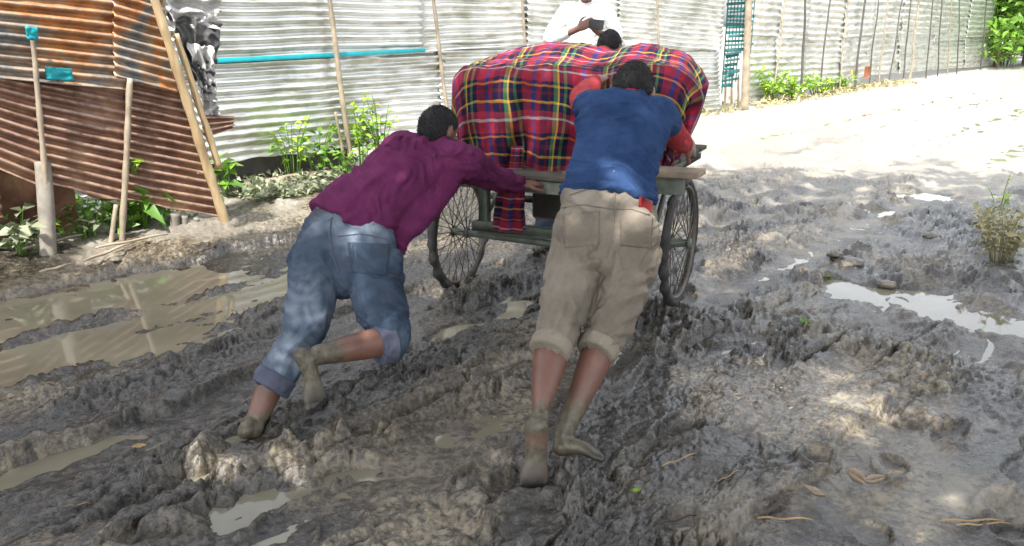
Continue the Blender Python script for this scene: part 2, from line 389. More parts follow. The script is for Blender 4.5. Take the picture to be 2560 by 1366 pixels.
MAT = dict(mud=mat_mud(), water=mat_water(), tin=mat_tin(), rust=mat_rust('rusty_tin', False, 3), rustgrey=mat_rust('rust_streaked_tin', True, 8.3),
    bamboo=mat_bamboo(), wood=simple('grey_wood', (.20, .18, .15), .8, 0, .35, 9, .4, 40), oldbamboo=simple('old_bamboo', (.27, .22, .16), .7, 0, .35, 7, .3, 40),
    darkwood=simple('dark_board', (.060, .052, .042), .75, 0, .4, 7, .5, 30),  # near-black wood, also for the pieces that darken gaps under fence and cart
    darkpole=simple('dark_pole', (.07, .065, .06), .8, 0, .3, 8), teal=simple('teal_paint', (.0, .27, .31), .5, 0, .15), net=simple('teal_net', (.015, .13, .13), .6, 0, .4, 5),
    purple=mat_cloth('purple_shirt_cloth', (.070, .011, .045), (.125, .024, .08), .9, (.055, .02, .04)), blue=mat_cloth('blue_shirt_cloth', (.012, .028, .082), (.030, .062, .15), .9, (.02, .026, .055)),
    jeans=mat_cloth('denim', (.024, .037, .060), (.062, .088, .128), .85, (.085, .06, .06), 500, (.40, .46, .54)),
    khaki=mat_cloth('khaki_cloth', (.125, .107, .086), (.20, .173, .14), .9, (.17, .14, .105), 500, (.36, .32, .27)),
    denimcuff=mat_cloth('denim_cuff', (.065, .07, .105), (.11, .115, .155)), khakicuff=mat_cloth('khaki_cuff', (.19, .165, .13), (.26, .225, .18)),
    coral=mat_cloth('coral_cloth', (.27, .028, .036), (.38, .055, .06)), white=mat_cloth('white_cloth', (.75, .74, .72), (.82, .82, .8)), red=mat_cloth('red_cloth', (.5, .02, .04), (.6, .05, .07)),
    skin=mat_skin('brown_skin', (.140, .066, .048)), hair=simple('black_hair', (.008, .007, .008), .8, 0, .5, 60, .9, 260, .004), plaid=mat_plaid(),
    rubber=simple('muddy_rubber', (.028, .026, .025), .7, 0, .6, 18, .5, 60, .01), steel=simple('dull_steel', (.11, .095, .08), .55, .3, .3, 20), frame=simple('green_frame_paint', (.10, .115, .09), .6, .1, .4, 14),
    plank=simple('plank_wood', (.22, .175, .125), .75, 0, .35, 10, .4, 40), sack=simple('sack', (.09, .02, .03), .9, 0, .5, 9), redleather=simple('red_wallet', (.38, .03, .035), .5, 0, .2),
    leaf=mat_leaf('green_leaf', (.06, .16, .015), (.16, .30, .03)), lime=mat_leaf('lime_leaf', (.14, .30, .02), (.34, .48, .05)), dull=mat_leaf('dull_leaf', (.10, .13, .06), (.34, .36, .24)),
    shade=mat_leaf('tree_leaf', (.04, .09, .015), (.08, .15, .03), .3), dryleaf=mat_leaf('dry_leaf_skin', (.26, .20, .14), (.36, .29, .21), .1), straw=simple('straw', (.30, .20, .10), .7), twig=simple('dark_twig', (.06, .045, .035), .8),
    tarpblack=simple('black_tarp', (.06, .06, .058), .4, 0, .4, 8), tarpwhite=simple('white_tarp', (.46, .45, .44), .5, 0, .25, 8), bark=simple('bark', (.13, .10, .075), .9, 0, .4, 8, .6, 30, .02),
    phone=simple('black_plastic', (.03, .03, .03), .35, 0, .2), orange=simple('orange_scrap', (.55, .19, .09), .6), grass=mat_leaf('dry_grass', (.25, .24, .10), (.42, .36, .2), .2))

# ------------------------------------------------------------------ ground: one sheet, finer near where people stand
WATER_Z = -.024
def dab(x, y, c, lu, lv, rot=0.0):
    """elliptic dab round c with half length lu along the lane and lv across it (0 outside .. 1 middle)"""
    u, v = uv_of(x - c[0], y - c[1]); cr, sr = cos(rot), sin(rot)
    a = (u * cr + v * sr) / lu; b = (-u * sr + v * cr) / lv
    return np.sqrt(a * a + b * b)
PUD = []   # (centre, half along, half across, rot)
for px, py, lu, lv, rot in [(230, 775, 1.35, .70, .05), (600, 720, .95, .42, 0), (120, 900, .8, .30, 0), (420, 840, .5, .3, 0), (130, 1150, .30, .06, .1), (430, 1225, .36, .05, -.06), (680, 1250, .34, .10, .05), (830, 1205, .25, .05, 0),
                            (1010, 1030, .36, .06, 0), (1290, 770, .28, .09, 0), (2230, 738, .26, .42, -.1), (2440, 790, .26, .40, 0), (2130, 712, .16, .26, .2), (2165, 522, .16, .22, 0), (2300, 486, .22, .5, 0),
                            (1180, 1000, .3, .05, 0), (560, 1090, .25, .05, 0), (1150, 820, .3, .05, 0)]:
    g = G(px, py); PUD.append((g[:2], lu, lv, rot))
HEAP = []
for px, py, lu, lv, hh in [(1690, 790, .22, .16, .09), (1330, 1278, .05, .09, .035), (1295, 1230, .04, .03, .025), (1385, 1225, .04, .03, .02), (570, 1120, .05, .04, .03), (640, 1110, .05, .04, .03), (1660, 850, .25, .2, .05), (1120, 725, .16, .10, .05), (2210, 880, .13, .30, .06), (2350, 940, .2, .2, .06), (1980, 800, .3, .2, .04), (1190, 730, .35, .17, .09), (1000, 940, .45, .12, .06), (2400, 690, .3, .5, .07), (1900, 600, .5, .3, .06),
                           (2300, 1040, .12, .16, .05), (480, 930, .35, .1, .05), (2400, 560, .5, .4, .05)]:
    g = G(px, py); HEAP.append((g[:2], lu, lv, hh))
CLEAR = [(G(1335, 1235)[:2], .13, -.015), (G(1440, 1150)[:2], .13, -.005), (G(1340, 1300)[:2], .12, -.01), (G(620, 1110)[:2], .12, -.02), (G(590, 1150)[:2], .10, -.03), (G(800, 1040)[:2], .10, -.01), (G(790, 1090)[:2], .09, -.02)]
FEET = []
def clods(x, y, fr, rl, hh, pr, s):
    """crisp-edged lumps of mud scattered on a jittered lattice"""
    X, Y = x * fr, y * fr; x0, y0 = np.floor(X), np.floor(Y); out = np.zeros_like(X)
    ang = pn(x * fr * .35, y * fr * .35, s + 9) * 2
    for i in (-1, 0, 1):
        for j in (-1, 0, 1):
            cx, cy = x0 + i, y0 + j; a = _h(cx, cy, s); m = a < pr
            ox = X - (cx + .15 + .7 * _h(cx, cy, s + 1)); oy = Y - (cy + .15 + .7 * _h(cx, cy, s + 2)); t = _h(cx, cy, s + 3) * pi; e = .62 + .5 * _h(cx, cy, s + 4); rr_ = rl * (.55 + .6 * _h(cx, cy, s + 5))
            p = (ox * np.cos(t) + oy * np.sin(t)) / e; q = (-ox * np.sin(t) + oy * np.cos(t)) * e
            d2 = (p * p + q * q) / (rr_ * rr_) * (1 + .5 * ang * .6); out = np.maximum(out, np.where(m, hh * (.5 + a / pr * .7) * np.sqrt(np.clip(1 - d2, 0, 1)), 0))
    return out
_r = random.Random(5)
for k in range(150):
    FEET.append((_r.uniform(-2.2, 3.2), _r.uniform(2.1, 7.5), _r.uniform(.06, .11), _r.uniform(.04, .06), _r.uniform(-.5, .5), _r.uniform(.02, .05)))
def ground_h(x, y, full=False):
    x = np.atleast_1d(np.asarray(x, float)); y = np.atleast_1d(np.asarray(y, float))
    u, v = uv_of(x, y); r = np.hypot(x, y)
    du = .06 * pn(x * 2.2, y * 2.2, 31) + .016 * pn(x * 6.5, y * 6.5, 32); dv = .06 * pn(x * 2.2, y * 2.2, 33) + .016 * pn(x * 6.5, y * 6.5, 34)
    vv = v + .10 * pn(u * .9, v * .8, 41) + .045 * pn(u * 2.6, v * 2.2, 42) + .02 * pn(u * 7, v * 7, 43)
    lane = sst(-6.3, -5.2, v)                                        # 1 on the lane, 0 on the fence-side bank
    near = 1 - sst(8, 16, r)
    h = np.zeros_like(x)
    # cart ruts pressed along the lane, each with a cut bank on one side
    for v0, wd, dp, bank in [(-5.25, .10, .05, .035), (-4.62, .09, -.075, 0), (-3.98, .09, -.03, .0), (-3.42, .10, .05, .05), (-3.08, .12, .075, .05), (-2.62, .2, -.02, 0), (-2.2, .14, .085, .055), (-1.75, .10, .02, .03),
                             (-1.25, .12, .03, .03), (-.75, .16, .03, .03), (.3, .2, .05, .05), (1.2, .3, .05, .05)]:
        fade = .45 + .55 * sst(-.5, .4, pn(u * .55 + v0 * 3, v0 * 7 + 0 * u, 51))
        q = (vv - v0) / wd
        h -= fade * dp * np.exp(-q * q) * .75
        h += .7 * fade * bank * np.exp(-((q + 1.7) / .9) ** 2)
    for v0, ua, ub, A1, B1 in [(-3.22, .5, 2.2, .034, .040), (-2.24, .8, 2.5, .034, .038), (-5.34, 1.3, 3.5, .035, .02), (-1.58, 1.7, 2.9, .02, .03), (-2.70, 1.2, 2.4, .022, .028), (-3.62, 1.6, 3.3, .03, .03), (-.95, 2.2, 3.4, .02, .03), (-1.9, 2.6, 4.4, .03, .03), (-.4, 3.0, 4.5, .03, .03)]:   # cut banks with a steep face
        w8 = vv - v0 + .05 * pn(u * 4.5, v * 4.5, 44); k8 = sst(ua - .25, ua + .15, u) * (1 - sst(ub - .15, ub + .3, u)); st8 = 1 - sst(-.014, .014, w8)
        h += k8 * (A1 * np.exp(np.minimum(w8, 0) / .20) * st8 - B1 * np.exp(-np.maximum(w8, 0) / .11) * (1 - st8))
    for v0, wd, dp in [(-5.4, .3, .08), (-4.4, .35, .07), (-3.3, .3, .08), (-2.2, .35, .08), (-1, .3, .06)]:   # far ruts
        h -= (1 - near) * dp * np.exp(-((vv - v0) / wd) ** 2)
    # churned mud
    ux, vx = u + du, v + dv
    a1 = billow(ux * .9, vx * 2.7, 61); a2 = billow(ux * 2.4, vx * 5.5, 62); c1 = billow((x + du) * 3.3, (y + dv) * 3.3, 63); c2 = billow((x + du) * 8.5, (y + dv) * 8.5, 64)
    c3 = billow(ux * 11, vx * 21, 65); c4 = billow(ux * 24, vx * 42, 66); c5 = pn(u * 55, v * 85, 67)
    rough = .55 + .75 * sst(-.3, .45, fbm(x * .9, y * .9, 71, 2))
    smooth_br = sst(.6, 1.4, x) * (1 - sst(2.7, 3.6, y)) * .75           # trodden flat patch in the near right corner
    rough = rough * (1 - smooth_br) * (.35 + .65 * lane) * (.75 + .25 * near)
    clod = sst(-.1, .5, fbm(x * 1.7 + 9, y * 1.7, 72, 2))
    lump = np.zeros_like(x); nm = (r < 20) & (r > .6)
    for fr, rl, hl_, pr, sd_ in ((4.2, .5, .016, .3, 201), (9, .52, .018, .5, 211), (19, .52, .0135, .6, 221), (38, .5, .007, .6, 231)):
        lump[nm] = lump[nm] + clods(u[nm] * .62 + du[nm] * .6, v[nm] * 1.15 + dv[nm] * .6, fr, rl, hl_, pr, sd_)
    h += rough * (.016 * (a1 - .5) + .010 * (a2 - .5) + .007 * (c1 - .45) + .006 * (c2 - .5) + (.006 + .006 * clod) * (c3 - .5) + (.004 + .005 * clod) * (c4 - .5) + .0026 * c5)
    k1 = np.exp(-(pn(ux * .55, vx * 3.4, 161) / .045) ** 2) * sst(-.15, .25, pn(ux * .7, vx * 1.3, 162)); k2 = np.exp(-(pn(ux * 2.2, vx * 7.0, 163) / .07) ** 2) * sst(-.2, .3, pn(ux * 2, vx * 2, 164)); k3 = np.exp(-(pn(ux * 7, vx * 15, 165) / .11) ** 2); k4 = np.exp(-(pn(x * 5 + du, y * 5, 166) / .06) ** 2) * sst(0, .4, pn(x * 1.6, y * 1.6, 167))
    h -= np.clip(rough, 0, 1.2) * (.062 * k1 + .038 * k2 + .020 * k3 * (.3 + .7 * clod) + .03 * k4) * (.4 + .6 * near)
    h += np.clip(rough, 0, 1) * (.35 + .65 * clod) * lump * (.6 + .4 * near) * 1.1
    h += (1 - lane) * (.10 + .03 * fbm(x * 1.2, y * 1.2, 73, 3)) * (1 - .0 * near)
    h += .35 * (1 - sst(-8.6, -7.35, v))                                  # earth behind the fences
    h += .40 * np.exp(-(((x - .75) / .9) ** 2 + ((y - 7.9) / .8) ** 2))     # low earth mound on the verge beyond the cart
    for c, lu, lv, hh in HEAP:
        q = dab(x + du * .8, y + dv * .8, c, lu, lv); h += .7 * hh * np.exp(-q * q) * (.8 + .5 * (c2 - .4) + .35 * (c3 - .4))
    for fx, fy, la, lb, ro, dp in FEET:
        m = (np.abs(x - fx) < .3) & (np.abs(y - fy) < .3)
        if not m.any(): continue
        q = dab(x[m] + du[m] * .25, y[m] + dv[m] * .25, (fx, fy), la, lb, ro); h[m] += dp * (-np.exp(-q ** 4) + .55 * np.exp(-((q - 1.35) / .35) ** 2))
    for c, rad_, z0 in CLEAR:
        q = np.hypot(x - c[0], y - c[1]) / rad_ + .15 * (c1 - .5); m = 1 - sst(.6, 1.3, q); h = h * (1 - m) + m * np.minimum(h, z0 + .25 * (h - z0)) + .022 * np.exp(-((q - 1.35) / .28) ** 2) * (.4 + c2)
    pud = np.zeros_like(x)
    for c, lu, lv, rot in PUD:
        q = dab(x + du * 1.3, y + dv * 1.3, c, lu, lv, rot); pud = np.maximum(pud, 1 - sst(.55, 1.25, q + (.40 * (c1 - .5) + .22 * (c2 - .5)) * min(1, .2 / lv)))
    flr = WATER_Z + .004 + .02 * c1
    h = np.where(h < flr, flr - (flr - h) * .15 * (1 - pud), h)
    h = h * (1 - pud * .6) + pud * (WATER_Z - .016)
    for v0, wd, hh in ((-4.62, .05, .040), (-4.0, .05, .018), (-4.95, .04, .012)):      # ridges of mud standing out of the long puddle
        h += hh * np.exp(-((vv - v0) / wd) ** 2) * sst(-.05, .25, pn(u * 1.3 + v0 * 5, v * 1.5, 55) + .15) * (u < 4.2) * (.7 + .8 * c2 + 14 * lump)
    if not full: return h
    dry = (1 - lane) * .8 * sst(-.4, .2, fbm(x * 2, y * 2, 81, 3)) + .75 * sst(7.5, 11, r) + .5 * sst(.25, .7, fbm(x * 1.5 + 4, y * 1.5, 82, 3)) * sst(.3, 1, x)  # dry bank and patches; the far lane is also paled for its sunlight
    dry = np.maximum(dry, .55 * np.exp(-dab(x + du, y + dv, G(2000, 500)[:2], 2.2, 1.3) ** 2) * sst(-.3, .4, fbm(x * 3, y * 3, 85, 3)))  # paler dab painted for the lighter shade at mid right
    wet_shade = .95 * sst(-.18, .28, fbm(u * .8, v * 1.5, 83, 3) + .25 - dry) * near
    for px, py, lu, lv, k in [(1120, 880, .6, .3, .9), (1610, 730, .4, .35, 1.1), (1640, 830, .3, .4, 1.1), (1240, 800, .4, .2, .9), (1450, 1000, .5, .15, .8), (2200, 820, .4, .5, .9), (1950, 790, .4, .3, .6), (900, 960, .3, .2, .9), (1360, 1250, .15, .15, .9), (620, 1120, .2, .12, .6), (2350, 1010, .25, .3, .6)]:  # churned wet mud; dabs by cart and legs also carry their cast shade
        wet_shade = np.maximum(wet_shade, k * np.exp(-dab(x + du, y + dv, G(px, py)[:2], lu, lv) ** 2) * (.65 + .5 * (c1 - .4)))
    return h, np.clip(dry, 0, 1), np.clip(wet_shade, 0, 1)
def gz(x, y): return float(ground_h(x, y)[0])

inv = np.arange(1 / .85, 1 / 70., -1.25 / (F * .4 * HC)); rr = np.concatenate([[.25, .4, .55, .7], 1 / inv, [90, 140, 250, 500, 900]])
aa = np.concatenate([np.linspace(-180, -46, 60), np.linspace(-45, -36, 40), np.arange(-35.9, 36, .085), np.linspace(36.1, 45, 40), np.linspace(46, 180, 60)])
A_, R_ = np.meshgrid(np.radians(aa), rr); gx = (R_ * np.sin(A_)).ravel(); gy = (R_ * np.cos(A_)).ravel()
gh, gdry, gwet_shade = ground_h(gx, gy, True)
gnd = new_mesh('ground', np.stack([gx, gy, gh], 1), grid_faces(len(rr), len(aa))); attr(gnd, 'dry', gdry); attr(gnd, 'wet_shade', gwet_shade)
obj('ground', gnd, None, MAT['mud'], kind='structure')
wv = []; wr = [.3, 3, 6, 12, 24]; wn = 48
V = np.vstack([[0, 0, WATER_Z]] + [[r * sin(2 * pi * k / wn), r * cos(2 * pi * k / wn), WATER_Z] for r in wr for k in range(wn)])
Fc = [(0, 1 + k, 1 + (k + 1) % wn) for k in range(wn)] + [(1 + i * wn + k, 1 + (i + 1) * wn + k, 1 + (i + 1) * wn + (k + 1) % wn, 1 + i * wn + (k + 1) % wn) for i in range(len(wr) - 1) for k in range(wn)]
obj('puddle_water', V, Fc, MAT['water'], smooth=False, kind='structure')

# ------------------------------------------------------------------ corrugated tin fences
def tin_sheet(name, v0, c, mat, parent, pitch=.082, amp=.0165, seed=0, dent=.02, jag=.0, label=None, hole=None, res=9, step=.06, cut=None):
    """one corrugated sheet on the fence plane v = v0; c = four (u, z) corners: bottom left, bottom right, top right, top left; waves run along its length"""
    c = np.array(c, float); Ln = max(np.linalg.norm(c[1] - c[0]), np.linalg.norm(c[2] - c[3])); Hh = max(np.linalg.norm(c[3] - c[0]), np.linalg.norm(c[2] - c[1]))
    nu = max(4, int(Ln / step)); nv = max(6, int(Hh / pitch * res)); s = np.linspace(0, 1, nu); t = np.linspace(0, 1, nv); Sg, T = np.meshgrid(s, t, indexing='ij')
    S0 = Sg.copy()
    if jag:
        Sg = Sg + jag / Ln * (pn(T * Hh * 6, T * 0 + seed, 5) * (S0 > .98) - pn(T * Hh * 6, T * 0 + seed + 9, 6) * (S0 < .02))
        T = T + jag / Hh * pn(S0 * Ln * 4, S0 * 0 + seed, 7) * (T < .01)
    if cut is not None: T = cut(S0, T)
    q = c[0] * ((1 - Sg) * (1 - T))[..., None] + c[1] * (Sg * (1 - T))[..., None] + c[2] * (Sg * T)[..., None] + c[3] * ((1 - Sg) * T)[..., None]
    X, Y = S0 * Ln, T * Hh
    flat = sst(.15, .5, fbm(X * .9 + seed, Y * 1.3 + seed, 11, 3))            # patches beaten flat
    dz = amp * (1 - .55 * flat) * np.cos(2 * pi * Y / pitch + .8 * pn(X * 1.1 + seed, Y * 2, 12)) + dent * fbm(X * 1.6 + seed * 3, Y * 3.2, 13, 4) + .010 * fbm(X * 7, Y * 9 + seed, 14, 2) * flat
    q[..., 1] += .012 * pn(X * .8 + seed, Y * 0, 15)
    p = q[..., 0, None] * U3 + q[..., 1, None] * Z3 + (v0 + dz)[..., None] * V3
    f = grid_faces(nu, nv)
    if hole is not None:
        ctr = f.mean(1); X_, Y_ = S0.ravel(), T.ravel(); f = f[~hole(X_[f].mean(1), Y_[f].mean(1))]
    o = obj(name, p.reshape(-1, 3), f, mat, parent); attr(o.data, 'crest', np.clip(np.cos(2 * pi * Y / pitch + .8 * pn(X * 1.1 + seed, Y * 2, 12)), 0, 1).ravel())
    m = o.modifiers.new('thickness', 'SOLIDIFY'); m.thickness = .0015
    if label: o['label'] = label
    return o
def pole(name, a, b, r0, r1, mat, parent=None, knots=True, seed=0, n=9, bend=.01):
    a = np.asarray(a, float); b = np.asarray(b, float); L = np.linalg.norm(b - a); m = max(5, int(L / .09)); pts = []; rs = []
    for i in range(m + 1):
        t = i / m; k = 1.0
        if knots and i % 3 == 0: k = 1.16
        pts.append(a + (b - a) * t + np.array([pn(t * 2.5 + seed, seed, 1), pn(t * 2.5 + seed, seed, 2), 0]) * bend); rs.append((r0 + (r1 - r0) * t) * k * (1 + .06 * pn(t * 9 + seed, seed, 3)))
    v, f = loft([(p, q, q) for p, q in zip(pts, rs)], n=n, sub=2, caps=False); return obj(name, v, f, mat, parent)
def px_pole(name, px0, py0, px1, py1, v, r, mat, parent, ground=True, r1=None, **k):
    """pole on the plane v from its foot to a point higher up, carried on past the top of the fence when py1 < 60"""
    a = onV(px0, py0, v); b = onV(px1, py1, v)
    if ground: a[2] = min(a[2], gz(a[0], a[1]) + .0) - .12
    if py1 < 60: b = a + (b - a) * ((2.45 - a[2]) / (b[2] - a[2]))
    return pole(name, a, b, r, r1 or r * .8, mat, parent, **k)

# -- the pale fence along the far side of the lane
VW = -7.1
fw = empty('tin_fence', from_uv(6.5, VW, gz(*from_uv(6.5, VW)[:2])), 'long pale corrugated tin fence behind the loaded cart, patched from dented grey sheets', 'fence')
def pxs(v, *q): return [uz(a, b, v) for a, b in q]
def sheet_px(v, bl, br, tr, tl, ztop=None, **k):
    c = pxs(v, bl, br, tr, tl)
    if ztop: c[2] = (c[1][0], ztop); c[3] = (c[0][0], ztop)
    return tin_sheet('tin_sheet', v, c, k.pop('mat', MAT['tin']), fw, **k)
sheet_px(VW + .02, (430, 425), (868, 368), (845, 120), (430, 140), seed=1, dent=.02, jag=.02, cut=lambda s, t: np.where((t < .10) & (np.abs(s - .77) < .05), t - .05 * (1 - t / .1), t))
sheet_px(VW, (852, 372), (1120, 338), (1110, 118), (835, 128), seed=2, dent=.026, jag=.02)
sheet_px(VW + .02, (1105, 345), (1480, 318), (1480, 110), (1095, 112), seed=3, dent=.018)
sheet_px(VW, (1465, 330), (1800, 282), (1795, 112), (1465, 112), seed=4, dent=.012)
sheet_px(VW + .045, (430, 152), (1060, 128), (1055, 40), (430, 40), 2.5, seed=5, dent=.008)
sheet_px(VW + .025, (1050, 132), (1330, 112), (1330, 40), (1050, 40), 2.5, seed=6, dent=.006)
sheet_px(VW + .045, (1318, 118), (1560, 125), (1550, 40), (1318, 40), 2.5, seed=7, dent=.006)
sheet_px(VW + .065, (1545, 100), (1803, 128), (1808, 40), (1545, 40), 2.5, seed=8, dent=.008)
ue = uz(430, 300, VW)[0]; tin_sheet('tin_sheet', VW + .03, [(ue - 3.2, .2), (ue + .05, .2), (ue + .05, 2.5), (ue - 3.2, 2.5)], MAT['tin'], fw, seed=9)
# painted teal edge of the upper left sheet
a = onV(430, 158, VW + .06); b = onV(1062, 126, VW + .06); dl = nrm(b - a)
obj('painted_edge', *box((a + b) / 2, np.linalg.norm(b - a) / 2, .006, .021, [dl, np.cross(Z3, dl), Z3]), MAT['teal'], fw)
for x0, y0, x1, y1, r in [(884, 432, 830, 50, .027), (1132, 330, 1090, 50, .022), (1330, 300, 1308, 50, .018), (1655, 300, 1645, 50, .02), (600, 470, 560, 440, .0)]:
    if r: px_pole('bamboo_pole', x0, y0, x1, y1, VW + .115, r, MAT['oldbamboo'], fw, seed=x0 * .1)
q0, q1 = onV(500, 430, VW - .06), onV(868, 405, VW - .06); dl = nrm(q1 - q0); obj('gap_board', *box((q0 + q1) / 2, np.linalg.norm(q1 - q0) / 2, .015, .15, [dl, np.cross(Z3, dl), Z3]), MAT['darkwood'], fw)  # dark board added to blacken the shaded gap under the sheets
a = onV(868, 425, VW + .17); b = onV(838, 280, VW + .17); pole('bamboo_pole', a - Z3 * .1, b, .016, .012, MAT['oldbamboo'], fw, seed=4)
# the gap closed with a torn net, and the far part of the fence
fr = empty('roadside_fence', from_uv(22, -7.45, gz(*from_uv(22, -7.45)[:2])), 'whitish patchwork tin fence running uphill on the right, held by many thin dark poles', 'fence')
VR = -7.45
def sheet_r(bl, br, tr, tl, ztop=None, **k):
    c = pxs(k.pop('v', VR), bl, br, tr, tl)
    if ztop: c[2] = (c[1][0], ztop); c[3] = (c[0][0], ztop)
    return tin_sheet('tin_sheet', k.pop('vv', VR), c, k.pop('mat', MAT['tin']), fr, res=7, step=.12, **k)
for i, (x0, x1, yb0, yb1, ym0, ym1) in enumerate([(1858, 1945, 262, 242, 84, 88), (1938, 2010, 222, 214, 92, 94), (2005, 2110, 218, 205, 96, 97), (2100, 2175, 196, 186, 92, 84), (2165, 2255, 190, 182, 86, 80), (2245, 2340, 185, 172, 82, 84), (2330, 2420, 175, 168, 100, 96), (2410, 2470, 170, 165, 90, 88)]):
    sheet_r((x0, yb0), (x1, yb1), (x1, ym1), (x0, ym0), seed=20 + i, dent=.022, amp=.016, pitch=.16 if i > 2 else .13, vv=VR + .02 * (i % 2))
    sheet_r((x0, ym0 + 4), (x1, ym1 + 4), (x1, 40), (x0, 40), 3.0 + .02 * i, seed=40 + i, dent=.016, amp=.016, pitch=.16 if i > 2 else .13, vv=VR + .05 + .02 * (i % 2))
for i, (x0, y0, x1) in enumerate([(1940, 190, 1957), (2003, 246, 2012), (2045, 238, 2070), (2100, 205, 2115), (2138, 222, 2158), (2172, 215, 2190), (2195, 212, 2215), (2222, 205, 2248), (2260, 190, 2272), (2276, 185, 2292), (2318, 178, 2328), (2345, 182, 2352), (2370, 178, 2376), (2392, 180, 2398), (2455, 162, 2462)]):
    px_pole('fence_pole', x0, y0, x1, 50, VR + .16, .028 if i in (1, 4, 9, 14) else .02, MAT['darkpole'] if i % 3 else MAT['oldbamboo'], fr, knots=False, seed=i * 3.1, bend=.03)
o = obj('scrap_panel', *box(onV(2168, 181, VR + .22), .17, .012, .13, [U3, V3, Z3]), MAT['orange'], fr); o['label'] = 'small orange scrap of tin tied low on the fence'
# far right: the fence carries on round the bend
for i in range(5):
    tin_sheet('tin_sheet', VR, [(38 + i * 3.0, .2), (41.05 + i * 3.0, .2), (41.05 + i * 3.0, 3), (38 + i * 3.0, 3)], MAT['tin'], fr, seed=70 + i, amp=.016, pitch=.16, res=6, step=.3)
# torn teal net over the gap, between the two fences
g0 = onV(1795, 285, VW + .05); g1 = onV(1868, 270, VW + .05); u0, u1 = g0 @ U3, g1 @ U3
net = empty('torn_net', from_uv(u0, VW + .05, gz(*g0[:2])), 'torn dark teal woven net hanging in the gap between the two tin fences', 'net')
parts = []; rn = random.Random(3)
for k in range(34):
    z = .55 + k * .068; a0 = rn.uniform(0, .12); a1 = rn.uniform(.75, 1.0); 
    if z < 1.15: a1 = rn.uniform(.35, .6)
    A = from_uv(u0 + (u1 - u0) * a0, VW + .06 + rn.uniform(-.03, .03), z + rn.uniform(-.02, .02)); B = from_uv(u0 + (u1 - u0) * a1, VW + .06 + rn.uniform(-.03, .03), z + rn.uniform(-.03, .03) + .02)
    d = nrm(B - A); parts.append(box((A + B) / 2, np.linalg.norm(B - A) / 2, .004, rn.uniform(.018, .034), [d, nrm(np.cross(Z3, d)), Z3]))
obj('weft', *join(parts), MAT['net'], net)
parts = []
for k in range(9):
    uu = u0 + (u1 - u0) * (k + .3) / 9; z0 = .5 + (.55 if k > 4 else 0) + rn.uniform(-.1, .2)
    parts.append(box(from_uv(uu, VW + .075, (z0 + 2.6) / 2), rn.uniform(.008, .018), .004, (2.6 - z0) / 2, [U3, V3, Z3]))
obj('warp', *join(parts), MAT['net'], net)
gp = onV(1862, 282, VW + .12); gp[2] = gz(gp[0], gp[1]) - .2
tag(pole('wooden_post', gp, onV(1866, 50, VW + .12) + Z3 * .8, .075, .06, MAT['oldbamboo'], None, knots=False, seed=9), 'stout brown wooden post beside the torn teal net', 'post')
for k, (x0, x1) in enumerate([(1812, 1815), (1828, 1830), (1845, 1846)]):
    a = onV(x0, 290, VW - .1); a[2] = gz(a[0], a[1]) - .1; b = onV(x1, 165 + 10 * k, VW - .1)
    tag(pole('gate_stick', a, b, .022, .018, MAT['oldbamboo'], None, knots=False, seed=k), 'thin upright stick standing in the gap under the torn net', 'stick', 'sticks in the gap under the net')

# -- the rusty fence near the left edge
VB = -6.05
fb = empty('rusty_fence', from_uv(2.4, VB, gz(*from_uv(2.4, VB)[:2])), 'rusty leaning corrugated tin fence at the left, patched with streaked sheets', 'fence')
def sheet_b(bl, br, tr, tl, mat, dv=0, **k):
    return tin_sheet('tin_sheet', VB + dv, pxs(VB + dv, bl, br, tr, tl), mat, fb, step=.03, pitch=k.pop('pitch', .073), amp=k.pop('amp', .017), **k)
bite = lambda x, y: ((np.hypot((x - .80) * 12, (y - .35) * 26) < .26))
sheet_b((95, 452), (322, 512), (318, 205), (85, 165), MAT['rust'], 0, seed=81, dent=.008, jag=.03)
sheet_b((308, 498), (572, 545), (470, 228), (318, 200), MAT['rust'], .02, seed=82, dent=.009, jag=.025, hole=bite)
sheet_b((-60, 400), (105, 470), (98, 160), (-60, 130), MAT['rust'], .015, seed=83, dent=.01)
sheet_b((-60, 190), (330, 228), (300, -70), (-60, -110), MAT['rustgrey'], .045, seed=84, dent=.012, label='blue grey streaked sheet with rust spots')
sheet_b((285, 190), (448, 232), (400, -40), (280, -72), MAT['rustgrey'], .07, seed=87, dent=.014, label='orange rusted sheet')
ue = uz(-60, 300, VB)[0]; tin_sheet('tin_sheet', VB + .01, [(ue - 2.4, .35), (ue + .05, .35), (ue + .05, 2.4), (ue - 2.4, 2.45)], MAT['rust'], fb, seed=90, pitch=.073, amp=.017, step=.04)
o = obj('back_panel', *box(onV(40, 430, VB - .1), .35, .01, .45, [U3, V3, Z3]), MAT['rust'], fb)
tin_sheet('tin_scrap', VB - .02, pxs(VB - .02, (510, 345), (585, 322), (588, 292), (505, 288)), MAT['rust'], fb, seed=88, pitch=.05)
px_pole('bamboo_pole', 575, 566, 402, 50, VB + .14, .036, MAT['bamboo'], fb, seed=5)
a = onV(548, 420, VB + .11); b = onV(440, 85, VB + .11); pole('bamboo_pole', a, b, .026, .023, MAT['bamboo'], fb, seed=6)
a = onV(128, 600, VB + .10); b = onV(80, 75, VB + .10); pole('bamboo_pole', a, b, .019, .015, MAT['oldbamboo'], fb, seed=7)
a = onV(300, 600, VB + .08); b = onV(325, 196, VB + .08); a[2] -= .1; pole('bamboo_pole', a, b, .022, .02, MAT['oldbamboo'], fb, seed=8)
a = onV(265, 640, VB + .1); b = onV(290, 512, VB + .06); a[2] -= .08; o = pole('prop_stick', a, b, .018, .016, MAT['oldbamboo'], fb, knots=False, seed=2)
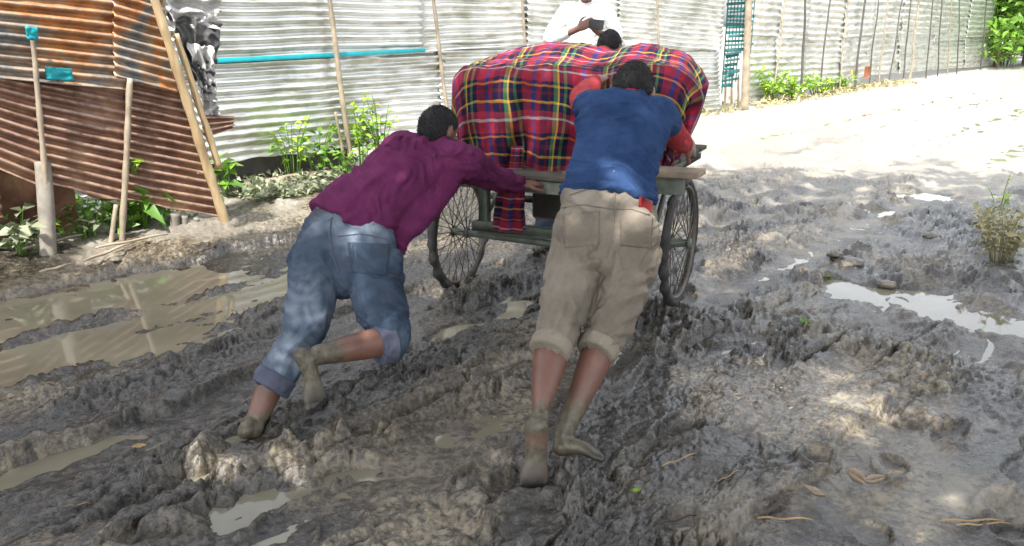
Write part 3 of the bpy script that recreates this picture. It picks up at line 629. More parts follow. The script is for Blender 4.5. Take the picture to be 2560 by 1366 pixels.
a = onV(118, 668, VB + .16); b = onV(108, 405, VB + .05); a[2] -= .12; pole('wooden_post', a, b, .055, .05, MAT['wood'], fb, knots=False, seed=3, n=10)
for x0, y0, x1, y1, r in [(440, 590, 436, 535, .035), (455, 585, 460, 540, .03), (497, 572, 490, 545, .02)]:
    a = onV(x0, y0, VB + .04); a[2] -= .1; pole('stub_post', a, onV(x1, y1, VB + .04), r, r, MAT['wood'], fb, knots=False, seed=x0)
for (px, py), (sx, sz) in [((80, 84), (.035, .04)), ((148, 186), (.085, .042))]:
    n_ = 8; X, Y = np.meshgrid(np.linspace(-1, 1, n_), np.linspace(-1, 1, n_), indexing='ij'); c = onV(px, py, VB + .135 if px < 100 else VB + .08)
    p = c + (X * sx)[..., None] * nrm(U3 - Z3 * .12) + (Y * sz * (1 + .12 * pn(X * 3, X * 0 + px)))[..., None] * Z3 + (.012 * pn(X * 2, Y * 2 + px, 3))[..., None] * V3
    o = obj('teal_patch', p.reshape(-1, 3), grid_faces(n_, n_), MAT['teal'], fb); o.modifiers.new('t', 'SOLIDIFY').thickness = .004
# crumpled plastic tarp stuffed behind the bamboo
def crumple(name, v, c, mat, parent, seed, amp=.06, n=40):
    c = np.array(pxs(v, *c)); s = np.linspace(0, 1, n); S_, T = np.meshgrid(s, s, indexing='ij')
    S2 = S_ + .05 * pn(T * 5, S_ * 5 + seed, 1); T2 = T + .05 * pn(S_ * 5, T * 5 + seed, 2)
    q = c[0] * ((1 - S2) * (1 - T2))[..., None] + c[1] * (S2 * (1 - T2))[..., None] + c[2] * (S2 * T2)[..., None] + c[3] * ((1 - S2) * T2)[..., None]
    dz = amp * (ridge(S_ * 2.2, T * 2.6 + seed, 3) * .9 + .25 * ridge(S_ * 5, T * 6 + seed, 4) + .05 * pn(S_ * 14, T * 14, 5))
    o = obj(name, (q[..., 0, None] * U3 + q[..., 1, None] * Z3 + (v + dz)[..., None] * V3).reshape(-1, 3), grid_faces(n, n), mat, parent)
    o.modifiers.new('t', 'SOLIDIFY').thickness = .002; return o
tp = empty('plastic_tarp', onV(490, 300, VB - .05), 'torn black and white plastic tarp stuffed behind the thick bamboo poles', 'tarp')
crumple('black_sheet', VB - .08, [(470, 200), (525, 205), (548, 60), (415, 30)], MAT['tarpblack'], tp, 1)
crumple('white_sheet', VB - .04, [(500, 250), (535, 255), (528, 118), (462, 108)], MAT['tarpwhite'], tp, 2, .05)
crumple('black_sheet', VB - .03, [(495, 232), (532, 238), (530, 165), (480, 150)], MAT['tarpblack'], tp, 7, .05)
crumple('white_sheet', VB - .06, [(505, 285), (545, 290), (530, 228), (490, 215)], MAT['tarpwhite'], tp, 4, .05)
crumple('white_sheet', VB - .1, [(420, 55), (540, 75), (545, -20), (400, -40)], MAT['tarpwhite'], tp, 5, .07)

# ------------------------------------------------------------------ the three-wheeled cart
HC2 = radians(25); CX = np.array([cos(HC2), -sin(HC2), 0]); CY = np.array([sin(HC2), cos(HC2), 0]); C0 = np.array([.29, 4.70, 0])
CF = [CX, CY, Z3]
def Lc(x, y, z): return C0 + CX * x + CY * y + Z3 * z
cart = empty('cart', C0, 'three wheeled pedal cart stuck in the mud, loaded under a plaid blanket', 'cart')
def wheel(c, rad=.36, name='wheel'):
    th = np.linspace(0, 2 * pi, 72, endpoint=False)
    def ring(R, prof, seed=0, lump=0):
        V = []; 
        for k, t in enumerate(th):
            dr = CY * cos(t) + Z3 * sin(t); l = lump * (pn(t * 6, seed, 1) + .6 * pn(t * 17, seed, 2))
            for a, b in prof: V.append(c + dr * (R + b * (1 + l)) + CX * a * (1 + l))
        V = np.array(V); return V, grid_faces(72, len(prof), True).tolist() + [[71 * len(prof) + j, 71 * len(prof) + (j + 1) % len(prof), (j + 1) % len(prof), j] for j in range(len(prof))]
    pr = [(.024 * cos(a), .024 * sin(a)) for a in np.linspace(0, 2 * pi, 10, endpoint=False)]
    rim = obj(name, *ring(rad - .045, [(.016, .006), (.018, -.008), (0, -.014), (-.018, -.008), (-.016, .006)]), MAT['steel'], cart)
    obj('tyre', *ring(rad - .022, pr, 3, .55), MAT['rubber'], rim)
    v, f = tube([c - CX * .06, c - CX * .045, c - CX * .04, c + CX * .04, c + CX * .045, c + CX * .06], [.03, .03, .02, .02, .03, .03], 12, 1); obj('hub', v, f, MAT['frame'], rim)
    parts = []
    for k in range(36):
        t = 2 * pi * k / 36; sg = 1 if k % 2 else -1; t2 = t + .42 * (1 if (k // 2) % 2 else -1)
        parts.append(tube([c + CX * .045 * sg + (CY * cos(t2) + Z3 * sin(t2)) * .026, c + (CY * cos(t) + Z3 * sin(t)) * (rad - .055)], .0028, 5, 1))
    obj('spokes', *join(parts), MAT['steel'], rim); return rim
AXZ = .345
wheel(Lc(-.67, 0, AXZ)); wheel(Lc(.655, .12, AXZ + .05)); wheel(Lc(0, 1.62, AXZ))
obj('axle', *tube([Lc(-.7, 0, AXZ), Lc(0, 0, AXZ - .01), Lc(.69, .12, AXZ + .05)], .022, 10, 1), MAT['frame'], cart)
obj('axle_beam', *box(Lc(0, -.03, .405), .56, .03, .03, CF), MAT['frame'], cart)
obj('cross_bar', *box(Lc(-.3, .30, .52), .30, .018, .018, CF), MAT['frame'], cart)
for sx in (-1, 1):
    obj('spring_post', *box(Lc(.50 * sx, 0, .58), .028, .03, .17, CF), MAT['frame'], cart)
    obj('stay', *tube([Lc(.52 * sx, .03, .42), Lc(.5 * sx, .45, .75)], .014, 8, 1), MAT['frame'], cart)
    obj('side_rail', *box(Lc(.53 * sx, .22, .775), .03, .74, .035, CF), MAT['frame'], cart)
for k in range(9):
    obj('bed_plank', *box(Lc(0, -.50 + .165 * k, .825), .585 + .01 * (k % 3), .078, .012, CF), MAT['darkwood'], cart)
obj('rear_rail', *box(Lc(0, -.545, .775), .56, .022, .032, CF), MAT['frame'], cart)
obj('shadow_box', *box(Lc(.02, .12, .60), .20, .16, .12, CF), MAT['darkwood'], cart)  # dark box added to stand in for the shadow under the bed
pl = P(1640, 429, 4.02); obj('side_plank', *box(pl, .22, .085, .014, [nrm(CX + Z3 * .02), CY, Z3]), MAT['plank'], cart)
obj('side_bracket', *box(pl - Z3 * .06 - CX * .02, .16, .02, .045, CF), MAT['frame'], cart)
obj('fork', *join([tube([Lc(-.045, 1.62, AXZ), Lc(-.045, 1.5, .72)], .012, 8, 1), tube([Lc(.045, 1.62, AXZ), Lc(.045, 1.5, .72)], .012, 8, 1), tube([Lc(0, 1.5, .7), Lc(0, 1.44, .98)], .018, 8, 1)]), MAT['frame'], cart)
obj('main_tube', *join([tube([Lc(0, 1.47, .82), Lc(0, 1.05, .62), Lc(0, .1, .4)], .02, 8, 3), tube([Lc(0, 1.05, .62), Lc(0, .98, .95)], .016, 8, 1)]), MAT['frame'], cart)
obj('handlebar', *tube([Lc(-.3, 1.3, 1.0), Lc(-.2, 1.42, 1.03), Lc(0, 1.44, .99), Lc(.2, 1.42, 1.03), Lc(.3, 1.3, 1.0)], .012, 8, 3), MAT['steel'], cart)
obj('saddle', *loft([(Lc(0, .86, .97), .085, .03), (Lc(0, 1.0, .98), .06, .025), (Lc(0, 1.12, .98), .025, .02)], side=CX), MAT['phone'], cart)

# the load and the plaid blanket thrown over it
LX = np.array([cos(radians(13)), -sin(radians(13)), 0]); LY = np.array([sin(radians(13)), cos(radians(13)), 0]); LO = np.array([-.33, 4.47, 0])
def Ld(x, y, z): return LO + LX * x + LY * y + Z3 * z
def top_z(x, y):
    z = 1.325 + .13 * np.exp(-(((x - .48) / .40) ** 2 + ((y - .66) / .40) ** 2)) + .085 * np.exp(-(((x - .98) / .22) ** 2 + ((y - .55) / .5) ** 2)) - .03 * np.exp(-(((x - .76) / .1) ** 2 + ((y - .6) / .5) ** 2))
    return z + .02 * pn(x * 3.2, y * 3.2, 90) + .007 * pn(x * 9, y * 9, 91)
XA, XB, YA, YB = .09, 1.10, .09, 1.0
v, f = loft([(Ld(.60, .54, .84), .44, .42), (Ld(.6, .54, 1.0), .48, .45), (Ld(.6, .54, 1.14), .48, .45), (Ld(.6, .54, 1.2), .42, .4)], side=LX, n=40, exp=4, caps=False)
load = tag(obj('bundle', v, f, MAT['sack']), 'dark red sack bundle on the cart bed, under the hem of the plaid blanket', 'bundle')
nu, nv = 190, 190
hl = lambda x: np.interp(x, [-.3, .1, .36, .46, .7, 1.0, 1.3], [.55, .55, .55, .60, .66, .60, .54])
s = np.linspace(0, 1, nu); t = np.linspace(0, 1, nv); S_, T_ = np.meshgrid(s, t, indexing='ij')
Ux = XA - .45 + S_ * (XB - XA + .45 + .56); hl_ = hl(Ux) + .025 * pn(Ux * 4, Ux * 0, 105); Vy = YA - hl_ + T_ * (YB - YA + .45 + hl_)
nx, ny = np.clip(Ux, XA, XB), np.clip(Vy, YA, YB); dx, dy = Ux - nx, Vy - ny; d = np.hypot(dx, dy)
ex, ey = np.where(d > 1e-6, dx / (d + 1e-9), 0), np.where(d > 1e-6, dy / (d + 1e-9), 0)
rb = .085 + .09 * sst(.8, 1.1, nx); q = np.clip(d / rb, 0, pi / 2)
out = rb * np.sin(q); drop = rb * (1 - np.cos(q)) + np.clip(d - rb * pi / 2, 0, None)
rear = sst(.3, .9, -ey)
fold = (.016 * np.cos(Ux * 21 + 1) + .045 * pn(Ux * 5.5, drop * 1.2, 95) + .022 * pn(Ux * 13, drop * 3, 97) + .012 * ridge(Ux * 9 + drop * 3, drop * 4, 96)) * np.clip(drop / .35, 0, 1.2)
crease = (-.075 * np.exp(-((Ux - .375) / .035) ** 2) + .055 * sst(.37, .55, Ux) * (1 - .5 * sst(.7, 1.1, Ux))) * sst(.03, .30, drop)
fold_r = (.03 * np.sin(Vy * 17) + .02 * np.sin(Vy * 31 + 1)) * np.clip(drop / .25, 0, 1) * sst(.3, .9, ex)
out = out + rear * (fold + crease) + fold_r + .05 * drop * (1 - rear) - .45 * np.clip(drop - .16, 0, 1) * sst(.8, 1.1, nx)
zt = top_z(nx, ny) - drop
p = LO + (nx + ex * out)[..., None] * LX + (ny + ey * out)[..., None] * LY + (zt + .005 * pn(Ux * 24, Vy * 24, 98) + .010 * ridge(Ux * 4 + Vy * 2, Vy * 5, 99) * sst(.15, 0, drop))[..., None] * Z3
blanket = tag(obj('plaid_blanket', p.reshape(-1, 3), grid_faces(nu, nv), MAT['plaid'], uv=np.stack([Ux + .045 * pn(Ux * 1.7, Vy * 1.7, 101) + .012 * pn(Ux * 6, Vy * 5, 102), Vy + .05 * pn(Ux * 1.6, Vy * 1.9, 103) + .012 * pn(Ux * 5, Vy * 6, 104)], -1).reshape(-1, 2)), 'red, navy and yellow plaid blanket draped over the load on the cart', 'blanket')
blanket.modifiers.new('t', 'SOLIDIFY').thickness = .005
# twisted end of the cloth hanging from the hem down onto the axle beam
pts = [P(1292, 366, 4.36), P(1290, 400, 4.37), P(1287, 430, 4.38), P(1280, 480, 4.42), P(1276, 530, 4.52), P(1274, 575, 4.6)]
rad = [.030, .034, .032, .062, .075, .085]
m = 60; n = 48; acc = np.linspace(0, 1, m); V = []; UVs = []
cx_ = [np.interp(acc, np.linspace(0, 1, 6), np.array(pts)[:, k]) for k in range(3)]; rr_ = np.interp(acc, np.linspace(0, 1, 6), rad)
for i in range(m):
    for j in range(n):
        a = 2 * pi * j / n; r = rr_[i] * (1 + .20 * sin(5 * a + acc[i] * 4) + .10 * sin(9 * a + 1))
        V.append(np.array([cx_[0][i], cx_[1][i], cx_[2][i]]) + CX * cos(a) * r + CY * sin(a) * r * .6); UVs.append((.33 * a / 2 / pi * 1.0 + .2, acc[i] * .8))
obj('hanging_end', np.array(V), grid_faces(m, n, True), MAT['plaid'], blanket, uv=np.array(UVs))

# ------------------------------------------------------------------ people
def hand_parts(w0, d, n, th, curl=.5, s=1.0):
    """w0 wrist, d finger direction, n palm normal, th = +1 / -1 which side the thumb leaves"""
    d = nrm(d); n = nrm(n - d * (np.asarray(n) @ d)); sd = np.cross(d, n) * th
    L = [loft([(w0 - d * .01, .026 * s, .019 * s), (w0 + d * .03 * s, .036 * s, .017 * s), (w0 + d * .07 * s, .041 * s, .015 * s), (w0 + d * .092 * s, .038 * s, .011 * s)], side=sd)]
    for k, (off, ln, c) in enumerate([(.030, .068, .9), (.010, .078, 1.0), (-.010, .073, 1.05), (-.029, .058, 1.15)]):
        b = w0 + d * (.088 - .004 * abs(k - 1)) * s + sd * off * s; fd = nrm(d + sd * off * 2.2); pts = [b - fd * .012]; a = curl * .35 * c; seg = ln * s / 3
        for g in range(3):
            dd = fd * cos(a) + n * sin(a); b = b + dd * seg; pts.append(b); a += curl * c * .75
        L.append(loft([(q, r * s, r * s) for q, r in zip(pts, (.0095, .0092, .0085, .0072))], side=sd, n=10, sub=3))
    b = w0 + d * .022 * s + sd * .026 * s; dd = nrm(d * .55 + sd * .75 + n * .25); p1 = b + dd * .035 * s; p2 = p1 + nrm(d * .85 + sd * .35 + n * .3) * .03 * s; p3 = p2 + nrm(d + n * .3) * .024 * s
    L.append(loft([(b, .014 * s, .014 * s), (p1, .0115 * s, .0115 * s), (p2, .0105 * s, .0105 * s), (p3, .008 * s, .008 * s)], n=10, sub=3)); return L
def foot_parts(ank, heel, toe, side, s=1.0, sgn=1, wd=1.0):
    d = nrm(toe - heel); L_ = np.linalg.norm(toe - heel); sd = nrm(side - d * (np.asarray(side) @ d)); up = nrm(ank - heel - d * ((ank - heel) @ d) + 1e-6)
    L = [loft([(heel + d * .012 + up * .008, .033 * wd, .034), (heel + d * .22 * L_ + up * .016, .033 * wd, .035), (heel + d * .5 * L_ + up * .016, .031 * wd, .026), (heel + d * .74 * L_ + up * .004, .043 * wd, .018), (heel + d * .84 * L_, .041 * wd, .013)], side=sd),
         loft([(ank + up * .02, .031, .034), (ank * .6 + (heel + d * .2 * L_) * .4, .034, .038), (heel + d * .22 * L_ + up * .02, .03, .034)], side=sd)]
    for k, (o, r, e) in enumerate([(.031, .0135, 1.0), (.011, .0105, 1.0), (-.006, .010, .965), (-.021, .0095, .93), (-.035, .009, .885)]):
        a = heel + d * .80 * L_ + sd * o * sgn * wd; b = heel + d * (e * L_ - r) + sd * o * 1.05 * sgn * wd - up * .003
        L.append(loft([(a, r, r), ((a + b) / 2 + up * .003, r * .95, r * .95), (b, r * 1.05, r)], n=10, sub=2))
    return L
def head_parts(c, fdir, up, s=1.0):
    f = nrm(fdir); r = nrm(np.cross(f, up)); u = np.cross(r, f); ax = [r, f, u]
    L = [ell(c, .075 * s, .094 * s, .098 * s, ax), ell(c + f * .03 * s - u * .055 * s, .057 * s, .062 * s, .066 * s, ax), ell(c + f * .062 * s - u * .095 * s, .026 * s, .026 * s, .022 * s, ax),
         loft([(c + f * .092 * s + u * .012 * s, .009 * s, .009 * s), (c + f * .106 * s - u * .03 * s, .016 * s, .013 * s), (c + f * .098 * s - u * .04 * s, .017 * s, .01 * s)], side=r, n=12),
         ell(c + f * .09 * s - u * .068 * s, .024 * s, .01 * s, .007 * s, ax), ell(c + f * .088 * s - u * .08 * s, .021 * s, .01 * s, .008 * s, ax),
         ell(c + f * .085 * s + u * .028 * s, .05 * s, .012 * s, .010 * s, ax)]
    for q in (-1, 1):
        L.append(ell(c + r * q * .079 * s - f * .006 * s - u * .012 * s, .010 * s, .020 * s, .031 * s, [nrm(r + f * -.35 * q), nrm(f + r * .35 * q), u]))
        L.append(ell(c + r * q * .045 * s + f * .066 * s - u * .032 * s, .022 * s, .018 * s, .02 * s, ax))
    return L, (f, r, u)
def hair_mesh(c, ax, s, seed=0, nape=-.62, lump=.02):
    f, r, u = ax; V, Fc = ell([0, 0, 0], 1, 1, 1, None, 60, 90); a = V[:, 1]; b = V[:, 2]
    line = np.interp(a, [-1, -.45, .0, .35, .8, 1], [nape, nape + .12, -.22, .05, .42, .52]); m = sst(-.05, .07, b - line)
    k = .90 + m * (.185 + lump * pn(V[:, 0] * 9 + seed, V[:, 2] * 9 + V[:, 1] * 5, 3) + .5 * lump * pn(V[:, 0] * 28 + seed, V[:, 2] * 28 + V[:, 1] * 17, 4))
    k = k * (1 + .03 * np.clip(-a, 0, 1))
    return c + (V * k[:, None] * np.array([.075, .094, .098]) * s) @ np.array([r, f, u]), Fc
def hair_obj(c, ax, s, body_root, seed, nape):
    v, f = hair_mesh(c, ax, s, seed, nape); o = obj('hair', v, f, MAT['hair'], body_root); rng = np.random.default_rng(seed); me = o.data; co = get_co(me); no = get_no(me)
    rel = np.linalg.norm((co - c) @ np.array(ax).T / (np.array([.094, .075, .098]) * s), axis=1); idx = np.where(rel > 1.0)[0]; k = rng.choice(idx, 9000); p = co[k] + rng.normal(size=(len(k), 3)) * .0018; d = no[k] * .8 + rng.normal(size=(len(k), 3)) * .55 - np.array(ax[2]) * .25
    sv, sf = leaves(p - no[k] * .003, d, rng.normal(size=(len(k), 3)), .014 * rng.uniform(.6, 1.2, len(k)), .0011, .1, rng); obj('short_hair', sv, sf, MAT['hair'], o, smooth=False)
def eyes(c, ax, s, body):
    f, r, u = ax
    for q in (-1, 1):
        obj('eye', *ell(c + r * q * .031 * s + f * .080 * s - u * .006 * s, .013 * s, .011 * s, .008 * s, [r, f, u], 8, 12), MAT['white'], body)
def limb(*rows, side=None, **k): return loft(list(rows), side=side, **k)
def surf_bvh(o):
    me = o.data; v = [Vector(q) for q in get_co(me)]; return BVHTree.FromPolygons(v, [tuple(p.vertices) for p in me.polygons])
CAM = Vector((0, 0, HC))
def hit(bvh, px, py):
    r = Vector(ray(px, py)).normalized(); h = bvh.ray_cast(CAM, r); return h[0], h[1]
def seam(name, bvh, pts, r, mat, parent):
    out = []
    for (x0, y0), (x1, y1) in zip(pts[:-1], pts[1:]):
        m = max(2, int(math.hypot(x1 - x0, y1 - y0) / 6))
        for k in range(m):
            h, n = hit(bvh, x0 + (x1 - x0) * k / m, y0 + (y1 - y0) * k / m)
            if h: out.append(np.array(h) + np.array(n) * r * .3)
    if len(out) > 3:
        v, f = tube(out, r, 6, 1); return obj(name, v, f, mat, parent)
def patch(name, bvh, quad, off, mat, parent, n=16, bulge=0, **kw):
    q = np.array(quad, float); V = []
    for i in range(n):
        for j in range(n):
            s, t = i / (n - 1), j / (n - 1); p = q[0] * (1 - s) * (1 - t) + q[1] * s * (1 - t) + q[2] * s * t + q[3] * (1 - s) * t; h, nn = hit(bvh, *p)
            if h is None: return None
            e = min(s, t, 1 - s, 1 - t); V.append(np.array(h) + np.array(nn) * (off + bulge * min(1, e * 5)))
    o = obj(name, np.array(V), grid_faces(n, n), mat, parent, **kw); o.modifiers.new('t', 'SOLIDIFY').thickness = .004; return o
def mud_attr(me, gfun, lo, hi):
    co = get_co(me); attr(me, 'mud', gfun(co))
def worn_attr(me, spots):
    co = get_co(me); w = np.zeros(len(co))
    for c, r, k in spots:
        d = np.linalg.norm(co - np.asarray(c), axis=1) / r; w = np.maximum(w, k * np.exp(-d * d))
    w = w * (.6 + .6 * pn(co[:, 0] * 22 + co[:, 1] * 9, co[:, 2] * 30, 5)); attr(me, 'worn', np.clip(w, 0, 1))

# ---- the man in the purple shirt
def person_purple():
    base = P(650, 1085, 3.33); base[2] = 0
    root = empty('person', base, 'man in purple long sleeved shirt and rolled blue jeans pushing with one leg lifted', 'person')
    S1 = nrm([.80, -.46, -.30]); SHp = nrm([.93, -.30, -.12])
    hips = P(868, 605, 3.60)
    torso = [(P(872, 566, 3.625), .212, .148, SHp), (P(898, 532, 3.645), .196, .134, nrm(SHp * .6 + S1 * .4)), (P(955, 480, 3.69), .172, .116, S1), (P(1018, 425, 3.75), .182, .122, S1), (P(1060, 388, 3.79), .172, .105, S1), (P(1084, 364, 3.81), .078, .068, S1)]
    shR, elR, wrR = P(1160, 408, 3.74), P(1238, 446, 3.95), P(1303, 464, 4.14)
    shL, elL, wrL = P(992, 385, 3.83), P(1075, 425, 4.10), P(1190, 440, 4.26)
    hipL, knL, anL = P(792, 630, 3.58), P(762, 830, 3.45), P(640, 1052, 3.36)
    hipR, knR, anR = P(936, 645, 3.57), P(984, 848, 3.42), P(795, 888, 3.22)
    headc = P(1096, 324, 3.80); hp, ax = head_parts(headc, [.62, .72, -.34], [.12, .30, 1], .98)
    sk = [loft([(a, b * .84, c * .84, d) for a, b, c, d in torso])] + hp
    sk += [limb((P(1080, 372, 3.81), .056, .056), (P(1090, 345, 3.81), .052, .054), (headc, .05, .055), side=S1)]
    for sh, el, wr in ((shR, elR, wrR), (shL, elL, wrL)):
        sk.append(limb((sh, .05, .05), ((sh + el) / 2, .045, .045), (el, .038, .038), (el * .6 + wr * .4, .037, .036), (wr, .027, .023), side=Z3))
    sk += hand_parts(wrR, nrm([.75, .62, .02]), [0.1, .25, -1], -1, .75, 1.05) + hand_parts(wrL, nrm([.8, .5, .05]), [0, .2, -1], 1, .6)
    ca = P(682, 955, 3.40); heelL = P(612, 1085, 3.28); toeL = heelL + nrm([.35, 1, -.06]) * .23
    sk += [limb((hipL, .09, .09), (hipL * .5 + knL * .5, .078, .078), (knL, .055, .058), (knL * .68 + anL * .32, .058, .062), (ca, .055, .058), (anL * .7 + ca * .3, .047, .047), (anL, .042, .042), (P(632, 1075, 3.33), .042, .042), side=SHp)]
    sk += foot_parts(P(630, 1068, 3.33), heelL, toeL, SHp)
    sk += [limb((hipR, .09, .09), (hipR * .5 + knR * .5, .08, .08), (knR, .056, .058), (knR * .72 + anR * .28, .060, .060), (knR * .45 + anR * .55, .054, .054), (anR, .040, .040), side=nrm([0, .3, 1]))]
    heelR, toeR = P(748, 884, 3.17), P(796, 1022, 3.19)
    sk += foot_parts(P(785, 893, 3.21), heelR, toeR, nrm([.9, .3, -.25]), sgn=-1)
    me = remeshed(sk, .0052, 3); co = get_co(me)
    m1 = np.clip((.10 - co[:, 2]) / .07 + .2, 0, 1) * (co[:, 0] < -.85) ; d = np.min(np.linalg.norm(co[:, None, :] - np.array([heelR, toeR, heelR * .5 + toeR * .5, anR])[None], axis=2), axis=1)
    attr(me, 'mud', np.clip(np.maximum(np.maximum(m1, .36 * sst(.6, .3, co[:, 2])), 1.2 - d / .15), 0, 1))
    attr(me, 'wetmud', np.clip(np.maximum.reduce([.95 - np.linalg.norm(co - toeR, axis=1) / .17, .9 - np.linalg.norm(co - toeL, axis=1) / .2, .7 - np.linalg.norm(co - heelR, axis=1) / .10]), 0, 1))
    body = obj('body', me, None, MAT['skin'], root); eyes(headc, ax, .98, body)
    hair_obj(headc, ax, .98, root, 1, -.72)
    # shirt: torso, both sleeves and the loose front hanging down
    flap = [(P(1085, 440, 3.75), .135, .075, S1), (P(1050, 490, 3.71), .130, .07, S1), (P(1022, 538, 3.67), .115, .06, S1), (P(1000, 580, 3.635), .082, .045, S1), (P(1001, 632, 3.61), .016, .025, S1)]
    sh = [loft(torso, capk=.2), loft(flap), limb((P(1110, 395, 3.77), .09, .085), (shR, .088, .083), ((shR + elR) / 2, .068, .066), (elR, .057, .056), (elR * .4 + wrR * .6, .050, .048), (wrR - nrm(wrR - elR) * .02, .041, .038), side=Z3),
          limb((P(1035, 388, 3.8), .085, .08), (shL, .078, .075), ((shL + elL) / 2, .062, .06), (elL, .054, .052), (wrL, .04, .038), side=Z3),
          limb((P(1076, 376, 3.81), .075, .072), (P(1088, 352, 3.81), .066, .068), side=S1)]
    me = remeshed(sh, .0058, 5)
    sp = [([t[0] for t in torso[:-1]], S1), ([shR, elR, wrR], Z3), ([shL, elL, wrL], Z3)]
    wrinkle(me, sp, .065, .012, .9, 2, ang=.8); wrinkle(me, sp, .13, .014, -1.1, 6, ang=.7, fine=.2); obj('shirt', me, None, MAT['purple'], root)
    # jeans
    legL = [(hipL, .112, .112), (P(780, 720, 3.52), .103, .106), (P(766, 800, 3.47), .088, .092), (P(752, 850, 3.44), .083, .087), (P(716, 905, 3.42), .078, .08), (P(678, 965, 3.39), .073, .075)]
    legR = [(hipR, .122, .12), (P(942, 725, 3.52), .115, .115), (P(962, 790, 3.47), .10, .102), (P(978, 835, 3.43), .082, .086), (P(975, 858, 3.41), .074, .076), (P(950, 864, 3.385), .070, .072)]
    pel = [(P(884, 548, 3.635), .182, .120, SHp), (P(872, 590, 3.615), .212, .135, SHp), (P(864, 640, 3.59), .215, .14, SHp), (P(862, 680, 3.58), .17, .11, SHp)]
    me = remeshed([loft(pel), loft(legL, side=SHp, capk=.15), loft(legR, side=SHp, capk=.15), ell(P(812, 615, 3.545), .105, .095, .105), ell(P(925, 625, 3.525), .108, .098, .108)], .006, 6)
    wrinkle(me, [([q[0] for q in pel], SHp), ([q[0] for q in legL], SHp), ([q[0] for q in legR], SHp)], .055, .011, -1.0, 12)
    wrinkle(me, [([q[0] for q in pel], SHp), ([q[0] for q in legL], SHp), ([q[0] for q in legR], SHp)], .115, .013, 1.2, 14, ang=.8, fine=.2)
    worn_attr(me, [(P(905, 570, 3.5), .10, .9), (P(800, 560, 3.5), .06, .6), (P(760, 760, 3.4), .12, .45), (P(720, 890, 3.35), .10, .6), (P(800, 790, 3.4), .05, .9)])
    tr = obj('jeans', me, None, MAT['jeans'], root); bv = surf_bvh(tr)
    seam('seam', bv, [(830, 545), (822, 590), (832, 640), (850, 690)], .0035, MAT['denimcuff'], tr)
    seam('seam', bv, [(845, 592), (900, 585), (960, 596), (990, 610)], .003, MAT['denimcuff'], tr)
    patch('back_pocket', bv, [(868, 606), (975, 610), (968, 690), (880, 682)], .002, MAT['jeans'], tr)
    patch('back_pocket', bv, [(745, 578), (800, 570), (808, 640), (742, 650)], .002, MAT['jeans'], tr)
    for rows in (legL, legR):
        a, b = rows[-1], rows[-2]; dd = nrm(a[0] - b[0]); c = a[0]
        v, f = loft([(c - dd * .052, a[1] + .008, a[2] + .008), (c - dd * .045, a[1] + .010, a[2] + .010), (c + dd * .005, a[1] + .008, a[2] + .008), (c + dd * .014, a[1] + .003, a[2] + .003)], side=SHp, n=40, caps=False)
        me = remeshed([(v, f)], .004, 1); wrinkle(me, [([c - dd * .1, c + dd * .1], SHp)], .03, .004, 1.5, 5); obj('cuff', me, None, MAT['denimcuff'], tr)
person_purple()

